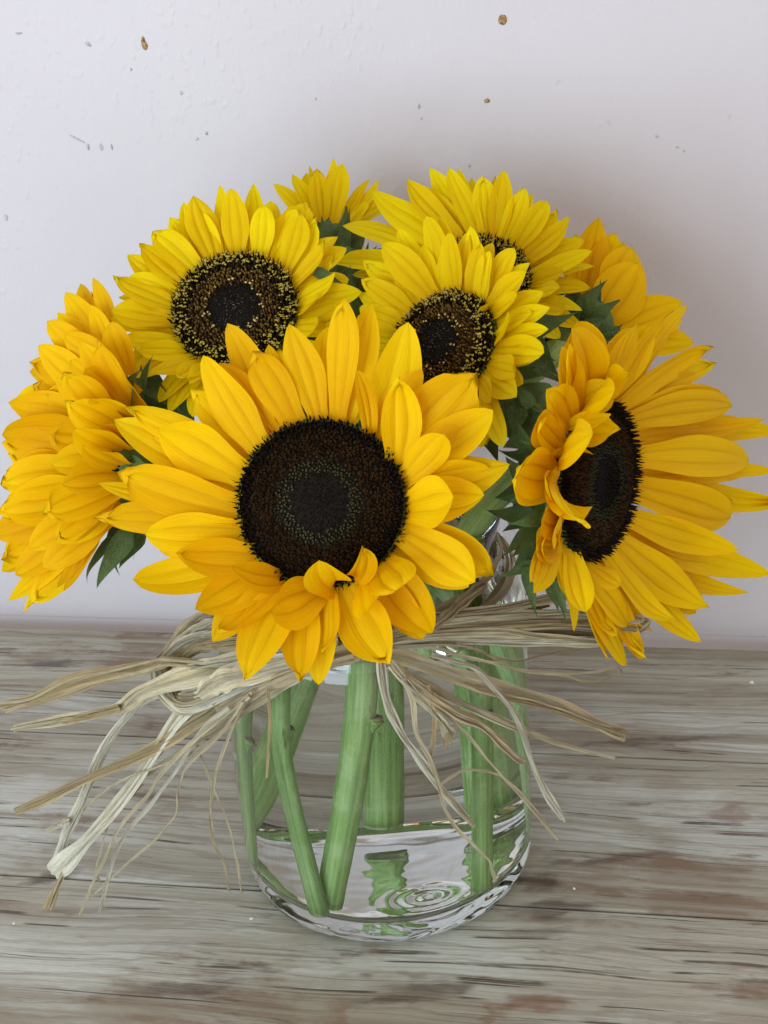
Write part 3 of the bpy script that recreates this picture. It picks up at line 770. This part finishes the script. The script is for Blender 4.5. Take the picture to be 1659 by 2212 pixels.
F_P = F_P + [(r[0] + _j.uniform(-25, 25), r[1] + _j.uniform(-45, 45), r[2] + 5, r[3] + _j.uniform(-15, 50), r[4] + _j.uniform(-70, 70), r[5] + 7, r[6] * .9) for r in F_P if r[2] > -10]
E_P = E_P + [(r[0], r[1] + _j.uniform(-30, 30), r[2] + _j.uniform(-120, -25), r[3] + _j.uniform(-60, 60), r[4] * .8, 2) for r in E_P[:22]] + [(r[0], r[1] + _j.uniform(-45, 45), r[2] + _j.uniform(-45, 30), r[3] + _j.uniform(-60, 60), r[4] * 1.05, 1, (r[6] if len(r) > 6 else .010) * _j.uniform(.4, .9)) for r in E_P[23:40]]
F_P = F_P + [(470, 1180, 4, 150, 1090, 8, 150), (480, 1220, 2, 210, 1130, 2, 150), (500, 1180, -8, 260, 1060, -12, 140), (460, 1300, 6, 120, 1240, 10, 150), (520, 1380, -14, 230, 1330, -22, 150), (540, 1440, -18, 240, 1460, -28, 150), (560, 1120, -12, 330, 980, -20, 130), (600, 1180, -20, 400, 1020, -34, 140), (540, 1000, -6, 300, 860, -6, 120), (500, 1640, -14, 130, 1860, -18, 140)]
H_P = [(450, 460, 0, 530, 15, 4, 185), (560, 500, 2, 725, 150, 4, 190), (540, 520, -3, 738, 225, -2, 185), (600, 500, 4, 640, 140, 8, 140), (560, 560, 0, 930, 410, 8, 125), (640, 560, 4, 945, 470, 10, 110), (640, 620, 4, 1005, 590, 10, 110), (430, 460, 4, 450, 80, 10, 140),
       (480, 470, 6, 600, 90, 12, 150)]

sunflower('large golden sunflower with dark brown disc facing the viewer, front and centre', (695, 1087), .600, (-.04, .06, 1), .0343, 'dark', M_GOLD,
          [(-.010, -.046, .196), (-.004, -.050, .160), (-.012, -.053, .10), (-.028, -.047, .016)], 11, A_P, Z1, wf=1.08, extra_ring=10, ring_L=1.1, dome=.009, scars=((.72, 1.2), (.9, 2.6)), stem_r=.0066)
sunflower('lemon yellow sunflower with pollen ringed disc, upper left of the bouquet', (508, 670), .690, (-.08, .36, .93), .0292, 'pollen', M_LEMON,
          [(-.034, .005, .205), (-.044, -.010, .16), (-.058, -.020, .10), (-.062, -.014, .016)], 22, B_P, Z5, extra_ring=30, ring_L=.98,
          bracts=[(Z5, 680, 1080, -5, 860, 1230, -15, 90), (Z5, 860, 1060, -5, 870, 1220, -12, 60), (Z5, 1480, 560, 0, 1614, 620, 0, 60), (Z5, 1440, 880, 0, 1540, 830, -4, 130), (Z5, 700, 1040, -5, 600, 1190, -8, 30, .3), (Z5, 640, 960, 0, 690, 1090, -5, 80), (ZD, 700, 800, 6, 715, 560, 14, 90), (ZD, 660, 800, 6, 690, 690, 4, 80), (ZD, 760, 760, 10, 750, 590, 20, 80), (ZD, 420, 900, 0, 350, 830, -4, 70), (ZD, 380, 960, 4, 420, 850, 0, 80), (ZD, 640, 860, 8, 560, 780, 8, 90), (ZD, 790, 700, 20, 720, 610, 14, 60), (ZD, 300, 820, 14, 385, 905, 12, 80), (ZD, 330, 940, 16, 300, 850, 16, 80), (ZD, 280, 900, 20, 350, 960, 18, 70), (ZD, 770, 660, 40, 795, 535, 50, 70), (ZD, 730, 640, 36, 745, 520, 50, 80), (ZD, 800, 640, 46, 830, 545, 50, 60)], scars=((.8, .4),), stem_r=.0062,
          )
sunflower('small lemon sunflower with black heart turned left, right behind the front bloom', (958, 752), .655, (-.55, .30, .78), .0262, 'pollen', M_LEMON,
          [(.016, .006, .205), (.010, .026, .16), (.002, .040, .10), (-.002, .048, .0135)], 33, C_P, Z6, dome=.008, extra_ring=26, ring_L=1.05,
          bracts=[(Z4, 140, 580, 6, 450, 465, 0, 130), (Z4, 130, 520, 8, 330, 500, 6, 90), (Z4, 130, 720, 4, 320, 690, 6, 70), (Z4, 140, 800, 4, 260, 860, 2, 80), (Z4, 200, 680, 6, 330, 720, -2, 70, -.4), (Z4, 100, 880, 4, 170, 960, 2, 60), (Z6, 1030, 830, 4, 1215, 780, -4, 26), (ZD, 1090, 700, 20, 1200, 690, 26, 90), (ZD, 1080, 760, 16, 1190, 780, 22, 90), (ZD, 1070, 830, 14, 1160, 890, 16, 80), (ZD, 1060, 880, 12, 1120, 960, 12, 70), (ZD, 1120, 740, 26, 1210, 830, 28, 90), (ZD, 1040, 900, 14, 1075, 1000, 14, 60)])
sunflower('lemon sunflower at the back right, disc half hidden by another bloom', (1036, 606), .720, (-.05, .42, .9), .0245, 'pollen', M_LEMON,
          [(.026, .030, .210), (.024, .028, .16), (.028, .036, .12), (.026, .046, .0135)], 44, D_P, Z6, extra_ring=28, ring_L=1.2,
          bracts=[(Z6, 1230, 720, 4, 1290, 730, 0, 60), (Z6, 240, 480, 6, 130, 690, 2, 70)])
sunflower('big golden sunflower with black disc turned to the right, rightmost in the vase', (1290, 1037), .630, (.80, -.11, .58), .0340, 'dark', M_DEEP,
          [(.046, -.030, .200), (.044, -.038, .16), (.044, -.043, .10), (.041, -.047, .016)], 55, E_P, Z4, dark=.5, dome=.005, tip_h=(.012, .004),
          bracts=[(Z4, 240, 1340, -4, 60, 1330, -6, 70), (Z4, 230, 1480, -4, 95, 1605, -6, 80), (Z4, 240, 1640, -4, 80, 1705, -6, 60), (Z4, 210, 1650, -6, 245, 1885, -8, 75, .3), (Z4, 330, 1700, -4, 405, 1930, -4, 60), (Z4, 310, 1720, -4, 365, 1870, -4, 60),
                  (Z4, 200, 1250, -4, 100, 1130, -4, 80), (Z4, 210, 1100, -2, 160, 960, -4, 60), (Z4, 230, 900, 0, 150, 780, 0, 70), (Z4, 230, 1420, 0, 20, 1400, 2, 110), (Z4, 200, 1050, 0, 90, 1090, 2, 90), (Z4, 170, 900, 6, 140, 1050, 4, 100), (ZD, 1190, 870, 8, 1105, 830, 12, 70), (ZD, 1195, 930, 10, 1085, 900, 14, 75), (ZD, 1195, 990, 8, 1080, 985, 12, 70), (ZD, 1195, 1040, 10, 1070, 1075, 14, 80), (ZD, 1190, 1090, 8, 1085, 1150, 12, 70), (ZD, 1185, 1150, 8, 1105, 1235, 10, 66), (ZD, 1175, 1010, 14, 1100, 1130, 14, 80), (ZD, 1170, 920, 16, 1120, 1020, 18, 90), (ZD, 1150, 860, 16, 1110, 960, 16, 80), (ZD, 1160, 1060, 4, 1120, 1200, 4, 60), (ZD, 1170, 1180, 2, 1135, 1290, 2, 50)], scars=((.75, .6),), stem_r=.0058)
sunflower('golden sunflower seen from the side, turned to the left edge', (225, 985), .690, (-.90, .02, .36), .0330, 'dark', M_GOLD,
          [(-.060, -.010, .222), (-.038, -.034, .192), (-.040, -.048, .15), (-.043, -.051, .10), (-.034, -.057, .016)], 66, F_P, Z5, mode='depth', wf=1.2,
          bracts=[(Z5, 620, 1780, -12, 430, 2070, -16, 110, -.3), (Z5, 540, 1800, -10, 370, 2030, -14, 50, -.3), (Z5, 650, 1780, -6, 560, 1960, -10, 120), (Z5, 600, 1450, -10, 700, 1480, -8, 110), (Z5, 640, 1000, -10, 660, 1180, -14, 60), (Z5, 660, 1180, -12, 580, 1140, -16, 24)], scars=((.78, 2.2),), stem_r=.0052)
sunflower('lemon sunflower at the very back, turned away with green calyx showing', (728, 530), .770, (.02, .62, -.78), .0125, None, M_LEMON,
          [(-.006, .070, .235), (.002, .034, .205), (.030, .020, .16), (.050, .006, .10), (.058, .004, .0135)], 77, G_P, Z6, mode='depth', wf=1.3, ring_len=.014, bract_ring=0, calyx=True,
          bracts=[(Z6, 150, 480, -14, 60, 350, -10, 120), (Z6, 150, 500, -16, 160, 350, -12, 120), (Z6, 170, 500, -16, 260, 380, -12, 100), (Z6, 130, 520, -14, 40, 470, -10, 110), (Z6, 190, 360, -14, 220, 440, -16, 70)])
sunflower('deep yellow sunflower at the right rear, seen from behind with pointed green bracts', (1275, 690), .735, (.66, .52, -.54), .0140, None, M_DEEP,
          [(.055, .060, .222), (.028, .032, .205), (.000, -.002, .155), (-.026, .004, .115), (-.044, .030, .0135)], 88, H_P, Z4, mode='depth', wf=1.4, ring_len=.014, bract_ring=0, calyx=True,
          bracts=[(Z4, 400, 500, -12, 432, 330, -8, 90, .2), (Z4, 480, 530, -12, 568, 325, -8, 90, .2), (Z4, 330, 480, -12, 390, 370, -10, 90), (Z4, 430, 560, -14, 500, 450, -10, 120), (Z4, 340, 560, -16, 420, 440, -12, 110)])

# ------------------------------------------------------------------ raffia tie
raffia = tag(empty('raffia_bow'), 'dried straw coloured raffia bow tied round the vase neck with long loose tails', 'raffia bow')
def vase_depth(u, v, Rv=.0752):
    d = ray(u, v); a = d.x ** 2 + d.y ** 2; b = 2 * (CAM.x * d.x + CAM.y * d.y); c_ = CAM.x ** 2 + CAM.y ** 2 - Rv * Rv
    D = b * b - 4 * a * c_
    if D < 0: return 9.
    t = (-b - math.sqrt(D)) / (2 * a); z = CAM.z + d.z * t
    return t if -.01 < z < .165 else 9.
def ground_depth(u, v): d = ray(u, v); return -CAM.z / d.z if d.z < 0 else 9.
rr = random.Random(5)
def strand(fr, pts, w, colour, d0=.632, d1=.70, depths=None, lift=0., fibre=True):
    if fr: P = [fr(x, y) for x, y in pts]
    else: P = pts
    zs = (fr(1, 0)[0] - fr(0, 0)[0]) if fr else 1.
    n = len(P); Q = []
    for i, (u, v) in enumerate(P):
        t = i / (n - 1)
        d = depths[i] if depths else d0 + (d1 - d0) * t
        d = min(d, vase_depth(u, v) - .004 - .003 * rr.random(), ground_depth(u, v) - .006)
        Q.append(P3(u, v, d - lift))
    C_ = catmull(Q, 8)
    W = w if isinstance(w, (list, tuple)) else [w, w]
    vs, uvs, fs = [], [], []
    N = len(C_); tw = rr.uniform(-.2, .2); ph = rr.random() * 6; fq = rr.uniform(3, 8); cols = 7
    acc = 0.
    for i, p in enumerate(C_):
        t = i / (N - 1)
        T = (C_[min(i + 1, N - 1)] - C_[max(i - 1, 0)]).normalized()
        if i: acc += (p - C_[i - 1]).length
        x = t * (len(W) - 1); k = min(int(x), len(W) - 2); ww = W[k] + (W[k + 1] - W[k]) * (x - k)
        ww *= zs * depth_of(p) / FOC * .5 * (1.42 - .35 * min(1, ww / 100))
        S = T.cross(-cF).normalized()
        S = Matrix.Rotation(tw + .40 * math.sin(ph + fq * t), 3, T) @ S
        U = S.cross(T)
        ww *= 1 + .14 * math.sin(ph * 3 + t * 23)
        for j in range(cols):
            s = -1 + 2 * j / (cols - 1)
            y = ww * (.12 * abs(s) + .20 * ((j % 2) * 2 - 1) * (.5 + .5 * math.sin(ph + t * 4 + j)) + .15 * math.sin(ph + s * 5 + t * 3)) + .0002 * math.sin(t * 40 + s * 3)
            vs.append(p + S * ww * s + U * y); uvs.append((s * .5 * min(1, ww / .001), acc / .05))
    for i in range(N - 1):
        for j in range(cols - 1):
            a = i * cols + j; fs.append((a, a + 1, a + cols + 1, a + cols))
    # second skin so that the strip has thickness
    M = len(vs)
    back = []
    for i, v in enumerate(vs):
        ii = i // cols; p = C_[ii]
        back.append(v + cF * .00025)
    vs += back; uvs += uvs[:M]
    fs += [tuple(reversed([q + M for q in f])) for f in fs[:]]
    for i in range(N - 1):
        for j in (0, cols - 1):
            a = i * cols + j; b = a + cols
            fs.append((a, b, b + M, a + M) if j else (b, a, a + M, b + M))
    o = mesh_obj('strand', vs, fs, RAF[colour], raffia, uvs, flat=True)
    if max(W) >= 28 and fibre:
        for q in range(2):
            jx, jy = rr.uniform(-.45, .45) * max(W) * .5, rr.uniform(-.6, .6) * max(W) * .5
            e = rr.uniform(-14, 14)
            pp = [(x + jx * (1 if i % 2 else .6) + e * (i / n) ** 2, y + jy * (.6 if i % 2 else 1) + e * (i / n) ** 2) for i, (x, y) in enumerate(pts)]
            strand(fr, pp, [rr.uniform(6, 11)] * 2, rr.choice('wwcc' if colour in 'wc' else 'cgb'), d0, d1, depths, lift + .0015, fibre=False)
    return o

# tails to the left
strand(Z2, [(1830, 250), (1400, 330), (1140, 345), (860, 325), (780, 330), (600, 370), (350, 430), (150, 520), (0, 545)], [40, 50, 45, 40, 30, 55, 70, 55, 20], 'g', d1=.70)
strand(Z2, [(860, 330), (700, 380), (500, 425), (250, 510), (20, 575)], [20, 30, 34, 30, 16], 'g', d0=.66, d1=.698)
strand(Z2, [(1830, 260), (1300, 330), (950, 400), (720, 480), (600, 560), (350, 612), (70, 660)], [60, 100, 110, 90, 60, 48, 26], 'c', d1=.71)
strand(Z2, [(600, 560), (350, 620), (75, 655)], [30, 34, 24], 'g', d0=.68, d1=.712)
strand(Z2, [(1700, 300), (1200, 390), (1050, 450), (900, 600), (700, 900), (560, 1080), (430, 1230), (320, 1340), (265, 1390)], [100, 130, 110, 80, 70, 55, 60, 95, 110], 'w', d1=.735)
strand(Z2, [(1650, 320), (1150, 420), (1000, 520), (880, 680), (700, 890)], [60, 70, 60, 50, 30], 'c', d1=.69)
strand(Z2, [(1800, 270), (1500, 360), (1250, 460), (1050, 590), (780, 760), (450, 910), (200, 1030), (75, 1080)], [80, 75, 62, 55, 48, 44, 40, 34], 'g', d0=.626, d1=.715)
strand(Z2, [(1000, 420), (860, 460), (720, 515), (640, 600), (540, 730), (460, 900), (400, 1050), (340, 1170), (310, 1260), (280, 1340)], [50, 50, 55, 45, 40, 45, 45, 40, 50, 40], 'w', d0=.67, d1=.735)
strand(Z2, [(345, 1125), (290, 1150), (230, 1175)], [34, 24, 16], 'w', d0=.715, d1=.72)
strand(Z2, [(760, 780), (640, 1000), (520, 1160), (370, 1310), (290, 1450), (240, 1570)], [30, 24, 20, 18, 24, 40], 'g', d0=.69, d1=.745)
strand(Z2, [(1250, 500), (1000, 700), (820, 880), (740, 1000), (600, 1160), (540, 1290), (470, 1430), (400, 1600)], [20, 16, 16, 14, 14, 12, 12, 12], 'c', d1=.745)
strand(Z2, [(1150, 560), (1020, 660), (900, 850), (760, 1040), (640, 1180), (570, 1320), (500, 1590)], [18, 18, 16, 16, 16, 14, 16], 'w', d1=.745)
strand(Z2, [(1220, 530), (1100, 700), (960, 830), (900, 950), (880, 1090), (780, 1220), (640, 1340), (460, 1505)], [12, 12, 12, 10, 10, 10, 9, 8], 'c', d1=.74)
strand(Z2, [(1260, 480), (1190, 610), (1100, 840), (1060, 1040), (1070, 1220), (1130, 1350), (1150, 1480)], [14, 12, 12, 12, 12, 11, 9], 'c', d1=.73)
strand(Z2, [(980, 720), (1020, 830), (1090, 1000), (1150, 1150), (1190, 1330), (1215, 1490)], [8, 9, 10, 9, 9, 8], 'c', d0=.67, d1=.73)
strand(Z2, [(1345, 460), (1355, 620), (1340, 910)], [12, 13, 9], 'g', d1=.64)
strand(Z2, [(1500, 400), (1250, 560), (1000, 720), (740, 890)], [40, 34, 28, 18], 'c', d1=.69)
strand(Z2, [(1200, 620), (950, 790), (640, 910), (520, 980), (390, 1100)], [14, 12, 10, 9, 8], 'c', d0=.65, d1=.72)
strand(Z2, [(720, 940), (600, 1060), (550, 1130), (510, 1260), (485, 1370), (505, 1445)], [9, 10, 10, 9, 9, 8], 'c', d0=.69, d1=.735)
strand(Z2, [(1750, 290), (1400, 380), (1200, 480), (1080, 560)], [90, 90, 70, 40], 'b', d1=.65)
strand(Z2, [(1780, 300), (1480, 390), (1300, 470), (1150, 560)], [50, 56, 50, 40], 'b', d0=.622, d1=.645)
strand(Z2, [(1500, 330), (1200, 400), (1080, 440), (1000, 500)], [80, 110, 110, 60], 'c', d1=.645)
# left loops of the bow
for k, (ofs, wd, cl) in enumerate(((0, 40, 'w'), (22, 34, 'c'), (44, 30, 'b'), (-18, 26, 'c'), (60, 26, 'c'))):
    strand(Z2, [(1800, 235), (1400, 150 + ofs), (1130, 175 + ofs), (950, 215 + ofs * .8), (855 + ofs, 275 + ofs * .4), (800 + ofs, 335), (790 + ofs, 410), (835 + ofs, 505 - ofs * .6), (905, 560 - ofs), (1010, 545 - ofs), (1200, 460 - ofs), (1550, 330)],
           [wd] * 4 + [wd * .8] * 4 + [wd] * 4, cl, depths=[.634, .655, .668, .675, .678, .676, .672, .668, .660, .652, .642, .634], lift=-.001 * k)
strand(Z2, [(1750, 220), (1250, 130), (1100, 85), (1020, 90), (940, 145), (880, 215), (825, 300)], [50, 50, 45, 40, 45, 40, 30], 'b', depths=[.64, .665, .672, .676, .68, .682, .68])
strand(Z2, [(1750, 230), (1300, 150), (1120, 120), (1000, 150), (920, 200), (860, 260)], [40, 44, 40, 36, 34, 24], 'c', depths=[.64, .66, .668, .674, .678, .68])
strand(Z2, [(1700, 240), (1350, 205), (1100, 232), (960, 262), (880, 310)], [36, 40, 34, 34, 20], 'b', d1=.672)
strand(Z2, [(1700, 250), (1350, 240), (1120, 252), (1020, 262), (930, 310)], [30, 40, 34, 34, 16], 'b', d1=.668)
strand(Z2, [(1700, 220), (1400, 210), (1150, 195), (1010, 195)], [44, 56, 40, 20], 'c', d1=.668)
strand(Z2, [(1800, 260), (1500, 290), (1250, 300), (1080, 330), (950, 350)], [50, 70, 60, 50, 30], 'c', d1=.655)
# bow to the right
fan = [([(-60, 350), (100, 235), (350, 188), (700, 150), (1030, 80), (1300, 30)], 50, 'b'), ([(-60, 350), (150, 250), (500, 205), (850, 182), (1250, 180), (1560, 210)], 52, 'c'), ([(-60, 355), (200, 275), (600, 222), (900, 215), (1300, 230), (1550, 240)], 44, 'c'),
       ([(-60, 360), (200, 292), (600, 262), (1000, 240), (1300, 250), (1520, 270)], 40, 'b'), ([(-60, 365), (200, 310), (700, 284), (950, 318), (1300, 345), (1450, 330)], 46, 'c'), ([(-60, 370), (200, 340), (600, 338), (1000, 345), (1300, 355)], 44, 'c'),
       ([(-60, 372), (300, 320), (700, 328), (1100, 335), (1350, 320)], 30, 'w'), ([(-60, 345), (200, 260), (520, 212), (800, 168), (1000, 120)], 34, 'b'), ([(-60, 352), (180, 225), (450, 178), (760, 140), (1040, 60)], 30, 'c'), ([(-60, 362), (250, 280), (650, 240), (1100, 205), (1500, 215)], 26, 'b'),
       ([(-60, 368), (250, 330), (640, 308), (980, 290), (1350, 300)], 30, 'b'), ([(-60, 356), (220, 300), (560, 246), (860, 236), (1200, 265), (1480, 285)], 24, 'w'), ([(-60, 350), (140, 270), (420, 235), (760, 205), (1150, 210), (1540, 225)], 22, 'c'),
       ([(-80, 350), (120, 285), (420, 265), (800, 262), (1200, 290)], 26, 'c')]
for k, (pt, w, cl) in enumerate(fan): strand(ZR, pt, [w * .7] + [w] * (len(pt) - 2) + [w * .8], cl, d0=.630 + .0012 * (k % 4), d1=.662 + .004 * (k % 3))
strand(ZR, [(1440, 270), (1520, 275), (1560, 240), (1600, 215)], [40, 46, 30, 16], 'c', d0=.668, d1=.67)
strand(ZR, [(1500, 250), (1545, 215), (1590, 225), (1565, 265), (1520, 285)], [16, 20, 20, 20, 14], 'b', d0=.669, d1=.669)
# turns round the neck
for k, (z0, cl, w) in enumerate(((.1740, 'b', .006), (.1775, 'c', .005), (.1705, 'c', .005), (.1760, 'c', .004))):
    pts = []
    for i in range(28):
        a = 2 * math.pi * i / 28 + k; zz = z0 + .0035 * math.sin(a * 1. + k * 1.7)
        r = .0625 + .0012 * k * .5 + max(0, .178 - zz) * .75
        pts.append(Vector((r * math.cos(a), r * math.sin(a), zz)))
    pts.append(pts[0] + Vector((.0008, 0, .0006)))
    vs, fs, uvs = [], [], []
    Cn = catmull(pts, 3); N = len(Cn)
    for i, p in enumerate(Cn):
        o_ = Vector((p.x, p.y, 0)).normalized(); h = w * .5 * (1 + .2 * math.sin(i * .5))
        for j in range(4):
            s = -1 + 2 * j / 3; vs.append(p + Vector((0, 0, s * h)) + o_ * (.0012 * (1 - s * s) + .0004 * math.sin(i + j))); uvs.append((s * .5, i * .06))
    for i in range(N - 1):
        for j in range(3): a = i * 4 + j; fs.append((a, a + 1, a + 5, a + 4))
    mesh_obj('strand', vs, fs, RAF[cl], raffia, uvs)
strand(ZR, [(300, 260), (390, 190), (470, 120), (560, 40), (620, 0)], [40, 60, 60, 60, 40], 'b', d0=.632, d1=.66)
# tails to the right
strand(ZR, [(-20, 410), (150, 440), (400, 530), (700, 620), (1000, 700), (1200, 790), (1350, 860), (1450, 900)], [50, 90, 95, 85, 75, 70, 66, 60], 'c', d0=.628, d1=.71)
strand(ZR, [(500, 580), (700, 650), (1000, 730), (1300, 840), (1460, 880)], [20, 40, 40, 34, 30], 'b', d0=.636, d1=.706)
strand(ZR, [(40, 470), (250, 590), (500, 720), (830, 860), (1100, 960), (1380, 1030)], [46, 46, 40, 36, 26, 16], 'c', d0=.626, d1=.70)
strand(ZR, [(80, 500), (300, 670), (450, 770), (600, 840), (700, 930), (790, 1020), (850, 1060)], [40, 50, 56, 50, 46, 40, 24], 'b', d0=.628, d1=.66)
strand(ZR, [(300, 420), (450, 465), (560, 500), (650, 590), (720, 670), (800, 780), (850, 900), (890, 1040), (960, 1200), (1020, 1300), (1080, 1400)], [20, 22, 28, 32, 32, 34, 26, 24, 34, 44, 30], 'w', d0=.630, d1=.69)
strand(ZR, [(0, 440), (20, 620), (60, 760), (130, 900), (230, 1040), (320, 1170), (430, 1300), (555, 1438)], [50, 48, 48, 46, 48, 40, 32, 26], 'w', d0=.626, d1=.69)
strand(ZR, [(130, 560), (190, 700), (210, 880), (290, 1040), (340, 1180), (380, 1330), (450, 1450), (560, 1560), (640, 1640), (660, 1700), (679, 1768)], [24, 24, 24, 22, 20, 18, 16, 15, 14, 14, 14], 'c', d0=.626, d1=.71)
strand(ZR, [(60, 470), (200, 640), (320, 770), (380, 850), (420, 920)], [44, 50, 50, 60, 66], 'c', d0=.624, d1=.655)
for dx, dy in ((390, 990), (350, 940), (425, 960), (365, 975)): strand(ZR, [(395, 890), ((395 + dx) / 2 + 4, (890 + dy) / 2), (dx, dy)], [12, 8, 5], 'g', d0=.648, d1=.65)
strand(ZR, [(280, 600), (320, 780), (310, 930), (290, 1040)], [20, 24, 22, 12], 'g', d0=.63, d1=.655)
strand(ZR, [(100, 520), (350, 740), (500, 880), (640, 1050), (800, 1230), (1050, 1520)], [14, 14, 13, 12, 11, 9], 'c', d0=.628, d1=.70)
strand(ZR, [(0, 375), (470, 365), (700, 450), (850, 510), (1200, 530), (1400, 490)], [12, 12, 11, 11, 12, 14], 'c', d0=.632, d1=.70)
strand(ZR, [(300, 380), (650, 465), (820, 510), (1100, 545), (1210, 578), (1330, 565), (1422, 525), (1408, 490)], [10, 12, 12, 16, 14, 9, 9, 8], 'c', d0=.634, d1=.70)
strand(ZR, [(0, 385), (300, 375), (450, 420), (600, 455), (900, 450)], [12, 12, 11, 10, 8], 'w', d0=.632, d1=.67)
strand(ZR, [(450, 350), (700, 440), (830, 455), (1000, 415), (1300, 365)], [10, 10, 9, 9, 8], 'b', d0=.634, d1=.68)
strand(None, [(948, 1697), (985, 1672), (1010, 1663), (1060, 1668), (1100, 1690), (1150, 1740), (1203, 1812)], [5, 5, 4, 4, 4, 4, 3], 'c', d0=.67, d1=.70)
# knot
for k in range(7):
    a = k * .9
    strand(None, [(800 + 34 * math.cos(a), 1385 + 26 * math.sin(a)), (792 + 10 * math.sin(a * 2), 1392), (796 - 36 * math.cos(a), 1398 - 26 * math.sin(a))], [16, 24, 16], 'cbwgcbc'[k], d0=.622, d1=.624)

# ------------------------------------------------------------------ crumbs on the table
M_CRUMB = plain('crumb_white', (.78, .76, .70), .6, .1)
def crumb(u, v, s, label, seed):
    rnd = random.Random(seed); p = P3(u, v, ground_depth(u, v)); sc = depth_of(p) / FOC * s
    vs, fs = [], []
    for i in range(6):
        a = i / 6 * 6.283; r = sc * rnd.uniform(.35, .65)
        vs.append(p + Vector((r * math.cos(a), r * math.sin(a) * .8, .0001)))
        vs.append(p + Vector((r * .6 * math.cos(a + .3), r * .5 * math.sin(a + .3), sc * rnd.uniform(.25, .5))))
    for i in range(6):
        j = (i + 1) % 6; fs.append((2 * i, 2 * j, 2 * j + 1, 2 * i + 1))
    fs.append(tuple(range(1, 12, 2))); fs.append(tuple(range(10, -1, -2)))
    tag(mesh_obj('crumb', vs, fs, M_CRUMB, flat=True), label, 'crumb', 'white crumbs on the table')
crumb(1624, 1475, 11, 'white crumb on the rear plank near the right edge', 1)
crumb(543, 1985, 9, 'white crumb on the plank just left of the vase foot', 2)
crumb(1240, 1920, 8, 'pale crumb on the planks right of the vase foot', 3)
crumb(31, 1995, 7, 'tiny pale crumb on the planks by the left edge', 4)
